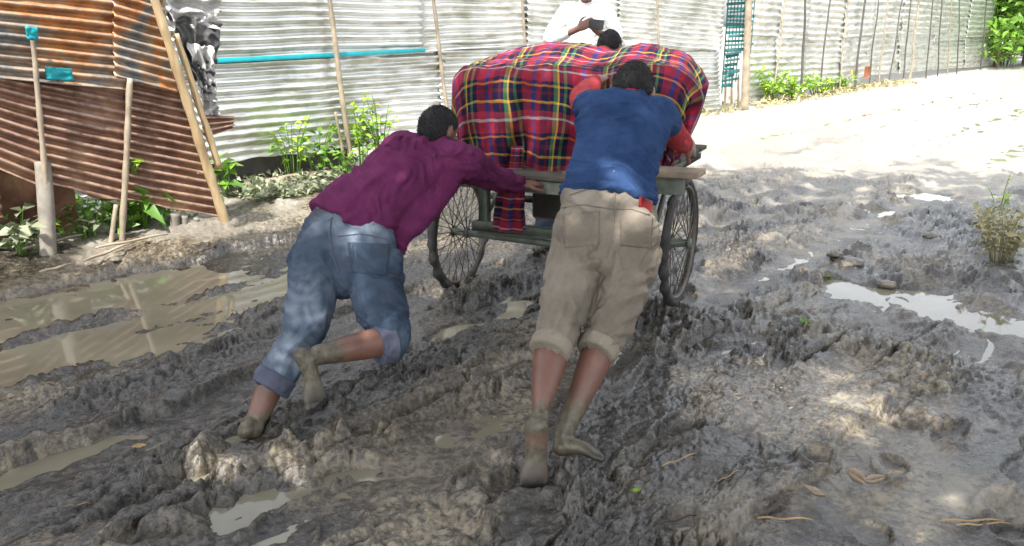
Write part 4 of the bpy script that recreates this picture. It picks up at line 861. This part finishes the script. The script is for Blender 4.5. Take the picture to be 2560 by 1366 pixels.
# ---- the man in the blue shirt
def person_blue():
    base = P(1400, 1180, 3.0); base[2] = 0
    root = empty('person', base, 'man in blue shirt and rolled khaki trousers bent head down against the load', 'person')
    S1 = nrm([.985, -.06, -.10]); S0 = nrm([.99, .05, -.09])
    torso = [(P(1520, 498, 3.39), .202, .150, S0), (P(1526, 450, 3.41), .184, .130, S0), (P(1542, 380, 3.45), .178, .12, S1), (P(1556, 322, 3.49), .2, .125, S1), (P(1567, 280, 3.52), .19, .105, S1), (P(1578, 256, 3.55), .076, .068, S1)]
    shL, elL, wrL = P(1482, 276, 3.55), P(1454, 244, 3.84), P(1488, 207, 4.08)
    shR, elR, wrR = P(1654, 294, 3.53), P(1686, 338, 3.72), P(1714, 364, 3.95)
    hipL, knL, anL = P(1450, 610, 3.36), P(1402, 800, 3.17), P(1350, 1030, 3.0)
    hipR, knR, anR = P(1580, 610, 3.35), P(1527, 800, 3.22), P(1408, 1085, 3.08)
    headc = P(1582, 222, 3.62); hp, ax = head_parts(headc, [.10, .72, -.70], [.24, .70, .68], 1.08)
    sk = [loft([(a, b * .84, c * .84, d) for a, b, c, d in torso])] + hp
    sk += [limb((P(1574, 272, 3.53), .058, .058), (P(1581, 248, 3.57), .054, .056), (headc, .05, .055), side=S1)]
    for sh, el, wr in ((shR, elR, wrR), (shL, elL, wrL)):
        sk.append(limb((sh, .05, .05), ((sh + el) / 2, .045, .045), (el, .038, .038), (el * .6 + wr * .4, .037, .036), (wr, .028, .024), side=Z3))
    sk += hand_parts(wrR, nrm([.55, .75, -.25]), [-.3, .8, -.3], -1, .7, 1.05) + hand_parts(wrL, nrm([.35, .9, .22]), [0.1, .5, -.8], 1, .45, 1.05)
    cL = P(1374, 905, 3.09)
    sk += [limb((hipL, .09, .09), (hipL * .5 + knL * .5, .076, .076), (knL, .058, .060), (cL * .6 + knL * .4, .066, .066), (cL, .064, .066), (P(1358, 985, 3.03), .044, .050), (anL, .027, .034), side=S0)]
    heelL, toeL = P(1340, 1058, 2.93), P(1334, 1240, 2.955)
    sk += [(v_ * 1, f_) for v_, f_ in foot_parts(P(1349, 1040, 2.985), heelL, toeL, np.array([1., 0, 0]), wd=1.27)]
    cR = P(1482, 915, 3.16)
    sk += [limb((hipR, .09, .09), (hipR * .5 + knR * .5, .076, .076), (knR, .058, .060), (cR * .6 + knR * .4, .064, .064), (cR, .060, .062), (P(1448, 995, 3.12), .046, .048), (anR, .035, .038), side=S0)]
    heelR, toeR = P(1394, 1122, 3.06), P(1512, 1140, 3.05)
    sk += foot_parts(P(1405, 1095, 3.075), heelR, toeR, np.array([0, -1., 0.15]))
    me = remeshed(sk, .0052, 3); co = get_co(me)
    fl = np.where(co[:, 0] < .17, 0, 0); dL = np.linalg.norm(co - (heelL + Z3 * .03), axis=1); dT = np.linalg.norm(co - toeL, axis=1); dR = np.min(np.linalg.norm(co[:, None, :] - np.array([anR, P(1440, 1105, 3.06), toeR, P(1425, 1050, 3.1)])[None], axis=2), axis=1)
    attr(me, 'mud', np.clip(np.maximum.reduce([.40 * sst(.62, .25, co[:, 2]), 1.3 - dL / .10, .92 - np.linalg.norm(co - (heelL * .5 + toeL * .5), axis=1) / .22, 1.25 - dT / .13, 1.15 - dR / .15]), 0, 1))
    attr(me, 'wetmud', np.clip(np.maximum.reduce([1.15 - dT / .16, 1.0 - np.linalg.norm(co - toeR, axis=1) / .16, .75 - np.linalg.norm(co - heelR + Z3 * .03, axis=1) / .12]), 0, 1))
    body = obj('body', me, None, MAT['skin'], root); eyes(headc, ax, 1.08, body)
    hair_obj(headc, ax, 1.08, root, 4, -.70)
    sh = [loft(torso, capk=.2), limb((P(1520, 295, 3.52), .10, .092), (P(1492, 281, 3.54), .088, .083), (shL * .75 + elL * .25, .074, .074), side=Z3), limb((P(1620, 304, 3.51), .10, .092), (P(1645, 295, 3.52), .088, .083), (shR * .72 + elR * .28, .074, .074), side=Z3),
          limb((P(1572, 272, 3.54), .07, .07), (P(1580, 254, 3.56), .062, .064), side=S1)]
    me = remeshed(sh, .0058, 5); wrinkle(me, [([t[0] for t in torso[:-1]], S1)], .048, .0135, .25, 22, ang=.6, fine=.45); wrinkle(me, [([t[0] for t in torso[:-1]], S1)], .12, .012, .5, 26, ang=.5, fine=.2); shirt = obj('shirt', me, None, MAT['blue'], root)
    for a, b, c in ((shL, elL, wrL), (shR, elR, wrR)):
        me = remeshed([limb((a, .050, .050), (a * .5 + b * .5, .060, .060), (b, .055, .055), (b * .4 + c * .6, .048, .047), (c - nrm(c - b) * .012, .039, .036), side=Z3)], .0055, 3)
        wrinkle(me, [([a, b, c], Z3)], .04, .006, .8, 31); obj('sleeve', me, None, MAT['coral'], shirt)
    v, f = loft([(P(1573, 267, 3.545), .068, .070), (P(1578, 257, 3.555), .069, .070), (P(1582, 247, 3.565), .062, .064)], side=S1, n=32, caps=False); obj('collar', v, f, MAT['coral'], shirt)
    legL = [(hipL, .112, .12), (P(1428, 700, 3.27), .104, .108), (P(1406, 790, 3.18), .089, .092), (P(1388, 845, 3.11), .075, .078), (P(1373, 878, 3.075), .069, .072)]
    legR = [(hipR, .112, .12), (P(1562, 700, 3.3), .104, .108), (P(1532, 790, 3.23), .092, .094), (P(1508, 845, 3.19), .076, .078), (P(1490, 880, 3.155), .070, .072)]
    pel = [(P(1520, 478, 3.40), .176, .122, S0), (P(1517, 540, 3.375), .202, .14, S0), (P(1515, 600, 3.355), .212, .14, S0), (P(1514, 650, 3.34), .17, .11, S0)]
    me = remeshed([loft(pel), loft(legL, side=S0, capk=.15), loft(legR, side=S0, capk=.15), ell(P(1450, 585, 3.30), .10, .09, .11), ell(P(1583, 585, 3.295), .10, .09, .11)], .006, 6)
    wrinkle(me, [([q[0] for q in pel], S0), ([q[0] for q in legL], S0), ([q[0] for q in legR], S0)], .07, .0105, 1.3, 42)
    wrinkle(me, [([q[0] for q in pel], S0), ([q[0] for q in legL], S0), ([q[0] for q in legR], S0)], .12, .014, -1.2, 44, ang=.8, fine=.25)
    worn_attr(me, [(P(1480, 500, 3.3), .10, .7), (P(1590, 500, 3.3), .08, .6), (P(1400, 700, 3.2), .1, .35), (P(1380, 850, 3.05), .07, .5)])
    tr = obj('trousers', me, None, MAT['khaki'], root); bv = surf_bvh(tr)
    seam('seam', bv, [(1537, 478), (1535, 540), (1528, 600), (1515, 650)], .0035, MAT['khaki'], tr)
    seam('seam', bv, [(1402, 520), (1460, 512), (1520, 522), (1580, 524), (1630, 540)], .0032, MAT['khaki'], tr)
    seam('waist_seam', bv, [(1425, 488), (1480, 470), (1540, 476), (1600, 492), (1630, 505)], .003, MAT['khaki'], tr)
    patch('back_pocket', bv, [(1408, 536), (1500, 528), (1498, 612), (1412, 622)], .002, MAT['khaki'], tr)
    patch('back_pocket', bv, [(1550, 535), (1632, 548), (1628, 622), (1552, 615)], .002, MAT['khaki'], tr)
    for rows in (legL, legR):
        a, b = rows[-1], rows[-2]; dd = nrm(a[0] - b[0]); c = a[0]
        v, f = loft([(c - dd * .042, a[1] + .007, a[2] + .007), (c - dd * .036, a[1] + .010, a[2] + .010), (c + dd * .002, a[1] + .007, a[2] + .007), (c + dd * .010, a[1] - .002, a[2] - .002)], side=S0, n=40, caps=False)
        me = remeshed([(v, f)], .004, 1); wrinkle(me, [([c - dd * .1, c + dd * .1], S0)], .03, .0035, .9, 8); obj('cuff', me, None, MAT['khakicuff'], tr)
    h, nn = hit(bv, 1606, 512); n_ = nrm(nn); ux_ = nrm(np.cross(n_, Z3)); t_ = nrm(-ux_ * .85 * np.sign(ux_[0]) * -1 - Z3 * .42); 
    tag(obj('wallet', *box(np.array(h) + n_ * .012 + t_ * .006, .040, .021, .006, [t_, nrm(np.cross(n_, t_)), n_], .35), MAT['redleather']), 'small red wallet sticking out of the khaki trousers back pocket', 'wallet')
person_blue()

# ---- generic upright or leaning person for the two men beyond the cart
def person_simple(root, pel, lean, heading, shirt_mat, leg_mat, headf, arms, s=1.0, legspread=.1, zfeet=0.0):
    hd_ = np.array([sin(heading), cos(heading), 0]); sd_ = np.array([cos(heading), -sin(heading), 0]); up = nrm(Z3 * cos(lean) + hd_ * sin(lean))
    ch = pel + up * .36 * s; nk = pel + up * .50 * s
    torso = [(pel, .155 * s, .11 * s, sd_), (pel + up * .12 * s, .15 * s, .105 * s, sd_), (pel + up * .27 * s, .165 * s, .115 * s, sd_), (pel + up * .40 * s, .18 * s, .11 * s, sd_), (pel + up * .46 * s, .15 * s, .09 * s, sd_), (nk, .065 * s, .06 * s, sd_)]
    hc = nk + nrm(up * .8 + headf * .3) * .15 * s; hp, ax = head_parts(hc, headf, up, s)
    sk = [loft([(a, b * .84, c * .84, d) for a, b, c, d in torso])] + hp + [limb((nk - up * .03, .055, .055), (hc, .05, .05), side=sd_)]; shl = [loft(torso)]
    for q, (el, wr, hd2, nn) in zip((-1, 1), arms):
        sh = pel + up * .43 * s + sd_ * .17 * s * q
        sk.append(limb((sh, .048, .048), (el, .038, .038), (wr, .027, .024), side=Z3)); sk += hand_parts(wr, hd2, nn, q, .6)
        shl.append(limb((sh - sd_ * .05 * q, .075, .07), (sh, .068, .066), (el, .054, .054), (el * .4 + wr * .6, .048, .048), side=Z3))
    trs = [loft([(pel + Z3 * .02, .16 * s, .115 * s, sd_), (pel - Z3 * .08, .175 * s, .125 * s, sd_), (pel - Z3 * .16, .15 * s, .11 * s, sd_)])]
    for q in (-1, 1):
        hp_ = pel + sd_ * .085 * q - Z3 * .06; ft = np.array([pel[0], pel[1], zfeet + .05]) + sd_ * .1 * q + hd_ * legspread * q - hd_ * sin(lean) * .35; kn = (hp_ + ft) / 2 + hd_ * .05
        sk.append(limb((hp_, .08, .08), (kn, .052, .054), (kn * .6 + ft * .4, .052, .056), (ft + Z3 * .03, .036, .038), side=sd_)); sk += foot_parts(ft + Z3 * .03, ft - hd_ * .05 - Z3 * .03, ft + hd_ * .18 - Z3 * .045, sd_)
        trs.append(limb((hp_, .10, .10), (kn, .08, .08), (kn * .25 + ft * .75, .07, .07), side=sd_))
    me = remeshed(sk, .007, 3); attr(me, 'mud', np.clip((zfeet + .2 - get_co(me)[:, 2]) / .12, 0, 1)); body = obj('body', me, None, MAT['skin'], root); eyes(hc, ax, s, body)
    hair_obj(hc, ax, s * 1.04, root, 3, -.62)
    me = remeshed(shl, .008, 4); wrinkle(me, [([t[0] for t in torso[:-1]], sd_)], .06, .007, .5, 3); obj('shirt', me, None, shirt_mat, root)
    me = remeshed(trs, .008, 4); attr(me, 'worn', np.zeros(len(me.vertices))); wrinkle(me, [([pel, pel - Z3 * .4], sd_)], .06, .006, .5, 4); obj('trousers', me, None, leg_mat, root)
q = P(1455, 95, 7.3); zf = gz(q[0], q[1])
root = empty('person', (q[0], q[1], zf), 'man in a white shirt standing beyond the cart with a black phone', 'person')
pel = np.array([q[0] + .03, q[1], zf + .90]); wr = P(1446, 72, 7.05)
person_simple(root, pel, 0, radians(188), MAT['white'], MAT['khaki'], np.array([-.1, -1, -.15]), [(np.array([q[0] + .30, q[1] - .05, zf + 1.12]), P(1500, 84, 7.05), nrm([-.5, -.3, .5]), [-.3, .6, 0]), (np.array([q[0] - .29, q[1] - .06, zf + 1.1]), wr, nrm([.6, -.4, .35]), [.4, .6, 0])], 1.0, .02, zf)
ph = P(1491, 61, 6.98); tag(obj('phone', *box(ph, .062, .009, .038, [nrm([1, 0, -.12]), nrm([0, 1, 0]), nrm([.12, 0, 1])], .3), MAT['phone']), 'black phone held sideways by the man in the white shirt', 'phone')
hq = P(1532, 106, 6.15); hdp = radians(30)
pel = hq - np.array([sin(hdp), cos(hdp), 0]) * .44 - Z3 * .42 - np.array([.05, 0, 0]); 
zf = gz(pel[0], pel[1]); root = empty('person', (pel[0], pel[1], zf), 'man in a red shirt bent over at the far front of the cart', 'person')
d2 = np.array([sin(hdp), cos(hdp), 0])
person_simple(root, pel, radians(48), hdp, MAT['red'], MAT['jeans'], nrm(d2 - Z3 * .5), [(Lc(-.42, 1.3, 1.12), Lc(-.29, 1.28, 1.03), nrm(CX * .7 + CY * .3), [0, 0, -1]), (Lc(-.05, 1.25, 1.14), Lc(.2, 1.36, 1.05), nrm(CX * .6 + CY * .5), [0, 0, -1])], 1.0, .12, zf)

# ------------------------------------------------------------------ plants
def rvec(n, rng=RNG):
    v = rng.normal(size=(n, 3)); return v / np.linalg.norm(v, axis=1, keepdims=True)
def weed(name, base, h, spread, nst, nl, L, mat, label, cat='weed', group=None, stem=.004, droop=.3, seed=0):
    rng = np.random.default_rng(seed + 100); base = np.array(base, float); root = empty(name, base, label, cat, group); st = []; C_, D_ = [], []
    for k in range(nst):
        a = rng.uniform(0, 2 * pi); r = spread * rng.uniform(.2, 1); top = base + np.array([cos(a) * r, sin(a) * r, h * rng.uniform(.55, 1)]); mid = (base + top) / 2 + Z3 * h * .12
        b0 = base + np.array([cos(a), sin(a), 0]) * r * .25 - Z3 * .03; st.append(tube([b0, mid, top], [stem * 1.3, stem, stem * .6], 5, 2)); m = max(3, int(nl * .62) // nst)
        t = rng.uniform(.25, 1.0, m)[:, None]; q = (1 - t) ** 2 * b0 + 2 * t * (1 - t) * mid + t * t * top; dv = rvec(m, rng); dv[:, 2] = np.abs(dv[:, 2]) * .5 - droop * .4; C_.append(q); D_.append(dv)
    obj('stem', *join(st), MAT['leaf'] if mat != 'grass' else MAT['grass'], root); C_ = np.vstack(C_); D_ = np.vstack(D_); n = len(C_)
    obj('foliage', *leaves(C_, D_, np.tile(Z3, (n, 1)) + .4 * rng.normal(size=(n, 3)), L * rng.uniform(.6, 1.25, n), L * .26 * rng.uniform(.7, 1.3, n), droop), MAT[mat], root, smooth=False); return root
def gp(px, py): q = G(px, py); q[2] = gz(q[0], q[1]); return q
def vp(px, py, v):
    q = onV(px, py, v); q[2] = gz(q[0], q[1]); return q
GA = 'weeds along the foot of the pale fence'
weed('leafy_weed', vp(735, 440, -6.95), .62, .28, 9, 90, .10, 'lime', 'small lime green weed on the bank below the torn corner of the pale fence', group=GA, seed=1)
weed('leafy_weed', vp(800, 440, -6.95), .55, .30, 10, 110, .10, 'leaf', 'dark green leafy weed left of the knotted bamboo pole', group=GA, seed=2)
weed('leafy_weed', vp(905, 432, -6.9), .80, .30, 12, 190, .10, 'lime', 'tall bright green weed climbing beside the knotted bamboo pole, near the purple shirt', group=GA, seed=3)
weed('leafy_weed', vp(955, 420, -6.85), .85, .26, 10, 140, .10, 'lime', 'bright green weed directly behind the purple shirted back', group=GA, seed=4)
weed('leafy_weed', vp(575, 485, -6.75), .42, .22, 7, 40, .17, 'leaf', 'broad leaved dark green weed right of the thick bamboo pole', group=GA, seed=5)
weed('leafy_weed', vp(860, 470, -6.6), .35, .3, 9, 110, .08, 'leaf', 'low spreading green weed on the sunny bank', group=GA, seed=6)
def cover(name, poly_fn, n, L, mat, seed, hgt=.06):
    rng = np.random.default_rng(seed); u, v = poly_fn(rng, n); q = U3 * u[:, None] + V3 * v[:, None]; keep = fbm(u * 2.2, v * 2.2, seed, 3) > -.25; q = q[keep]; q[:, 2] = ground_h(q[:, 0], q[:, 1]) + rng.uniform(0, hgt, len(q))
    d = rvec(len(q), rng); d[:, 2] = np.abs(d[:, 2]) * .7 + .05; o = obj(name, *leaves(q, d, np.tile(Z3, (len(q), 1)) + .5 * rng.normal(size=(len(q), 3)), L * rng.uniform(.5, 1.3, len(q)), L * .24 * rng.uniform(.7, 1.3, len(q)), .3), MAT[mat], smooth=False, kind='stuff'); return o
cover('ground_cover', lambda r, n: (r.uniform(3.9, 6.3, n), -6.25 - np.abs(r.normal(0, .42, n))), 2600, .075, 'dull', 3)
cover('undergrowth', lambda r, n: (r.uniform(1.2, 3.6, n), -6.1 - np.abs(r.normal(0, .35, n))), 1300, .10, 'leaf', 4, .22)
cover('verge_grass', lambda r, n: (r.uniform(9, 24, n), -7.15 + r.normal(0, .18, n)), 1800, .12, 'grass', 5, .05)
GB = 'weeds under the rusty fence'
weed('leafy_weed', vp(365, 610, -6.15), .34, .25, 8, 40, .19, 'leaf', 'broad leaved weed under the raised edge of the rusty fence', group=GB, seed=11, droop=.6)
weed('leafy_weed', vp(225, 640, -6.1), .32, .22, 8, 60, .10, 'dull', 'pale leaved weed between the wooden post and the short prop stick', group=GB, seed=12)
weed('leafy_weed', vp(60, 655, -6.0), .30, .25, 9, 80, .12, 'dull', 'greyish green weed left of the wooden fence post', group=GB, seed=13)
weed('leafy_weed', onV(332, 425, VB + .06), .10, .08, 4, 9, .07, 'lime', 'tiny green sprig growing out at the middle pole of the rusty fence', seed=14)
GC = 'bushes on the verge of the roadside fence'
for k, (px, py, h, sp, nl) in enumerate([(1925, 268, .70, .55, 330), (1985, 262, .5, .65, 320), (2045, 250, .45, .6, 280), (2095, 235, .4, .5, 240)]):
    weed('verge_bush', gp(px, py), h, sp, 16, nl, .13, 'lime', ['tall bright green bush nearest the wooden post on the sunny verge', 'second bright green bush along the verge from the wooden post', 'third bright green bush along the verge from the wooden post', 'smallest green bush on the verge, farthest from the wooden post'][k], 'bush', GC, .006, .3, 20 + k)
weed('dry_shrub', gp(2500, 655), .40, .30, 60, 260, .07, 'grass', 'straggly dry yellowish shrub at the right edge of the lane', 'shrub', None, .0016, .3, 31)
weed('dry_shrub', gp(2470, 600), .28, .26, 40, 170, .06, 'grass', 'low dry shrub just beyond the straggly one at the right edge', 'shrub', None, .0016, .3, 32)
weed('green_sprig', gp(2490, 560), .40, .14, 5, 22, .07, 'lime', 'thin sprig with green leaves rising from the dry shrubs at the right edge', 'sprig', None, .003, .2, 33)
def tree(name, base, h, crown_pts, nl, L, mat, label, tr=.12, group=None, seed=0, clump=.7, keep=None):
    rng = np.random.default_rng(seed + 500); base = np.array(base, float); root = empty(name, base, label, 'tree', group); cp = np.array(crown_pts, float); top = cp.mean(0); parts = [tube([base - Z3 * .3, base + (top - base) * .35 + Z3 * h * .15, base + (top - base) * .75], [tr * 1.3, tr, tr * .5], 10, 4)]
    for q in cp[::max(1, len(cp) // 26)]:
        a = base + (top - base) * rng.uniform(.35, .75) + Z3 * h * .1; parts.append(tube([a, (a + q) / 2 + Z3 * .3, q], [tr * .35, tr * .2, tr * .06], 6, 3))
    obj('trunk', *join(parts), MAT['bark'], root); c = cp[rng.integers(0, len(cp), nl)] + rng.normal(size=(nl, 3)) * clump * np.array([1, 1, .6])
    if keep is not None: c = c[keep(c)]; nl = len(c)
    d = rvec(nl, rng)
    obj('crown', *leaves(c, d, np.tile(Z3, (nl, 1)) + .7 * rng.normal(size=(nl, 3)), L * rng.uniform(.6, 1.3, nl), L * .27 * rng.uniform(.7, 1.3, nl), .2), MAT[mat], root, smooth=False); return root
# trees that shade the near part of the lane (they stand beside and behind the camera)
def canopy(xs, ys, n, seed, hole=True):
    rng = np.random.default_rng(seed); out = []
    while len(out) < n:
        x, y, z = rng.uniform(*xs), rng.uniform(*ys), rng.uniform(5.4, 7.4); sh = (z - 0) / tan(radians(SUN_EL)); gxx, gyy = x - sd.x / sd.z * z, y - sd.y / sd.z * z
        lim = np.interp(gxx, [-5, -3, -2, -.5, .6, 2, 5, 8], [4.6, 4.9, 5.4, 6.2, 7.6, 9.1, 9.0, 8.0])
        if gyy > lim: continue
        bx, by = gxx + sd.x / sd.z * 1.4, gyy + sd.y / sd.z * 1.4       # where the same sun ray crosses load height
        if hole and (bx - .45) ** 2 / 1.9 + (by - 5.15) ** 2 / .95 < 1: continue
        if fbm(np.array([x * .55]), np.array([y * .55]), seed, 2)[0] < -.62: continue
        out.append((x, y, z))
    return out
def sun_gap(c):
    """leaves kept: the crowns are open where the sun reaches the load, and thin in places"""
    bx = c[:, 0] - sd.x / sd.z * (c[:, 2] - 1.4); by = c[:, 1] - sd.y / sd.z * (c[:, 2] - 1.4); gx_ = c[:, 0] - sd.x / sd.z * c[:, 2]; gy_ = c[:, 1] - sd.y / sd.z * c[:, 2]
    k = ((bx - .42) / 1.25) ** 2 + ((by - 5.2) / .80) ** 2 > 1
    k &= gy_ < np.interp(gx_, [-5, -3, -2, -.5, .6, 2, 5, 8], [4.9, 5.2, 5.7, 6.5, 7.9, 9.4, 9.3, 8.3])
    for px, py, r_ in ((1640, 930, .16), (1780, 960, .13), (1960, 930, .17), (1950, 1060, .20), (2140, 1010, .17), (1700, 1010, .10), (500, 1180, .16), (760, 1160, .12), (1030, 990, .12), (2420, 1060, .10)):
        g = G(px, py); k &= ((gx_ - g[0]) / r_ / 1.75) ** 2 + ((gy_ - g[1]) / r_ / 1.6) ** 2 + .5 * pn(gx_ * 6, gy_ * 6, 77) > 1
    return k
tree('shade_tree', (-7.0, 1.6, gz(-7.0, 1.6)), 6.5, canopy((-7, -.6), (-5, 5.5), 150, 1), 17000, .30, 'shade', 'broad leafy tree at the left, shading the lane', .2, 'trees shading the lane', 1, .55, sun_gap)
tree('shade_tree', (4.8, 1.6, gz(4.8, 1.6)), 6.5, canopy((-.8, 6), (-5, 7), 160, 2), 16500, .30, 'shade', 'broad leafy tree at the right, shading the lane', .2, 'trees shading the lane', 2, .55, sun_gap)
# greenery where the lane disappears
GD = 'trees at the far end of the lane'
rng = np.random.default_rng(9)
for k, (px, py, dd, hh) in enumerate([(2490, 176, 31, 3.2), (2560, 170, 33, 4.0), (2680, 172, 34, 4.5), (2850, 180, 30, 4.2)]):
    b = G(px, py); b[2] = gz(b[0], b[1]); cp = [b + np.array([rng.normal() * .9, rng.normal() * .9, rng.uniform(.9, hh)]) for _ in range(30)]
    tree('roadside_tree', b, hh, cp, 2400, .30, 'leaf', ['green tree in sunlight where the pale fence ends', 'leafy green tree at the far right end of the lane', 'tall green tree right of the lane end', 'rounded green tree far down the right side'][k], .09, GD, 30 + k, .45)
weed('verge_bush', gp(2455, 176), .9, 1.1, 20, 300, .25, 'lime', 'lime green bush in front of the far trees at the lane end', 'bush', None, .008, .3, 41)
weed('verge_bush', gp(2510, 172), 1.1, 1.2, 22, 340, .28, 'lime', 'lime green bush at the lane end, right beside the frame edge', 'bush', None, .008, .3, 42)

# ------------------------------------------------------------------ litter lying on the mud
def lay(px, py, up=.012): q = G(px, py, 0.0); q = G(px, py, gz(q[0], q[1])); q[2] = gz(q[0], q[1]) + up; return q
def stick(name, p0, p1, r, mat, label, cat='stick', group=None, up=.012):
    a, b = lay(*p0, up), lay(*p1, up); m = 5; pts = [a + (b - a) * k / m + np.array([0, 0, .004 * sin(k * 2.1)]) for k in range(m + 1)]; v, f = tube(pts, [r * .7, r, r, r * .95, r * .8, r * .5], 7, 2); return tag(obj(name, v, f, MAT[mat]), label, cat, group)
stick('straw', (1892, 1303), (2032, 1306), .004, 'straw', 'orange brown straw lying level near the bottom right corner', 'straw')
stick('twig', (1905, 1298), (1972, 1243), .004, 'twig', 'short dark twig slanting above the orange brown straw')
stick('twig', (1655, 1168), (1742, 1134), .003, 'straw', 'light brown twig on the mud right of the muddy feet')
stick('twig', (1795, 1210), (1850, 1180), .002, 'straw', 'small pale twig between the feet and the folded dry leaf')
stick('twig', (1910, 1245), (1990, 1218), .003, 'twig', 'thin dark twig left of the curled dry leaf')
stick('twig', (1590, 1275), (1610, 1210), .002, 'twig', 'thin bent dark twig below the muddy feet')
stick('straw', (2350, 1310), (2510, 1300), .004, 'straw', 'pale straw at the bottom right corner of the lane', 'straw')
stick('straw', (2390, 1322), (2525, 1318), .003, 'straw', 'thin straw nearest the bottom right corner', 'straw')
stick('twig', (1650, 1315), (1740, 1300), .004, 'twig', 'dark curved twig at the bottom of the lane')
stick('straw', (160, 1265), (230, 1258), .002, 'straw', 'small straw beside the puddle at the lower left', 'straw')
for k, (a, b) in enumerate([((60, 640), (210, 600)), ((100, 690), (190, 672)), ((210, 655), (330, 615)), ((240, 625), (420, 585)), ((60, 600), (160, 560))]):
    stick('fallen_stick', a, b, .010, 'oldbamboo', ['grey stick leaning low left of the wooden post', 'short grey stick at the foot of the wooden post', 'thin stick lying beside the short prop stick', 'long thin stick under the rusty fence', 'pale stick behind the wooden post'][k], 'stick', 'sticks lying under the rusty fence', .05)
b0, b1 = onV(578, 482, -6.85), onV(862, 432, -6.85); tag(obj('bamboo_rail', *tube([b0, (b0 + b1) / 2 + Z3 * .03, b1], [.05, .05, .045], 9, 4), MAT['plank']), 'long pale bamboo rail lying along the foot of the pale fence', 'rail')
def dry_leaf(px, py, L, Wd, ang, curl, mat, label, name='dry_leaf', cat='leaf', group=None, seed=0):
    c = lay(px, py, .015); n, m = 14, 9; s, t = np.meshgrid(np.linspace(0, 1, n), np.linspace(-1, 1, m), indexing='ij'); wd = Wd * np.sin(pi * np.clip(s * .94 + .03, 0, 1)) ** .8
    X = (s - .5) * L; Y = t * wd; Zz = curl * (t * t) * wd + curl * .5 * (s - .5) ** 2 * L + .006 * pn(s * 6 + seed, t * 3, 5); ca, sa = cos(ang), sin(ang)
    V = c + np.stack([X * ca - Y * sa, X * sa + Y * ca, Zz + .004], -1).reshape(-1, 3); o = obj(name, V, grid_faces(n, m), MAT[mat]); o.modifiers.new('t', 'SOLIDIFY').thickness = .0012; return tag(o, label, cat, group)
dry_leaf(2035, 1250, .09, .013, -.95, 1.4, 'dryleaf', 'curled pale dry leaf lying alone right of the dark twigs', seed=1)
dry_leaf(2135, 1215, .10, .022, -1.3, 1.6, 'dryleaf', 'large folded dry leaf, left half of the pale pair', seed=2)
dry_leaf(2185, 1222, .09, .018, .35, 1.5, 'dryleaf', 'dry pale leaf leaning on the large folded one', seed=3)
dry_leaf(2235, 1205, .07, .014, .2, .5, 'dryleaf', 'small narrow dry leaf at the right of the folded pair', seed=4)
dry_leaf(2075, 1100, .06, .012, 1.1, .5, 'dryleaf', 'small upright pale dry leaf above the curled leaf', seed=5)
dry_leaf(1590, 1232, .035, .010, .3, .3, 'lime', 'small bright green leaf on the mud below the muddy feet', 'green_leaf', seed=6)
dry_leaf(2020, 818, .085, .024, .1, .5, 'leaf', 'green leaf in the dark churned mud right of the cart', 'green_leaf', seed=7)
dry_leaf(2005, 828, .07, .02, 1.0, .5, 'leaf', 'smaller green leaf touching the one in the dark churned mud', 'green_leaf', seed=8)
dry_leaf(2310, 915, .035, .012, .5, .3, 'straw', 'tiny yellow leaf on the mud at the right', 'yellow_leaf', seed=9)
dry_leaf(350, 1130, .05, .015, .2, .4, 'straw', 'yellow brown leaf beside the puddle at the lower left', 'yellow_leaf', seed=10)
dry_leaf(2070, 705, .05, .02, .2, .3, 'leaf', 'dull green leaf at the edge of the shining puddle', 'green_leaf', seed=12)
for k, (px, py, r) in enumerate([(2215, 722, .045), (2125, 640, .07), (2330, 590, .05), (290, 660, .03), (2085, 655, .04)]):
    c = lay(px, py, .0); V, Fc = ell([0, 0, 0], 1, 1, 1, None, 20, 28); kk = 1 + .22 * pn(V[:, 0] * 1.6 + k * 5, V[:, 1] * 1.6 + V[:, 2], 4) + .08 * pn(V[:, 0] * 5 + k, V[:, 2] * 5, 5)
    me = new_mesh('mud_clod', c + V * kk[:, None] * [r * 1.3, r, r * .6], Fc); attr(me, 'dry', np.full(len(V), .25)); attr(me, 'wet_shade', np.full(len(V), .15))
    tag(obj('mud_clod', me, None, MAT['mud']), ['rounded mud clod standing in the shining puddle', 'big oval mud clod above the shining puddle', 'grey mud lump near the dry shrubs at the right', 'small pale lump on the bank by the rusty fence', 'small mud lump left of the big oval clod'][k], 'clod')
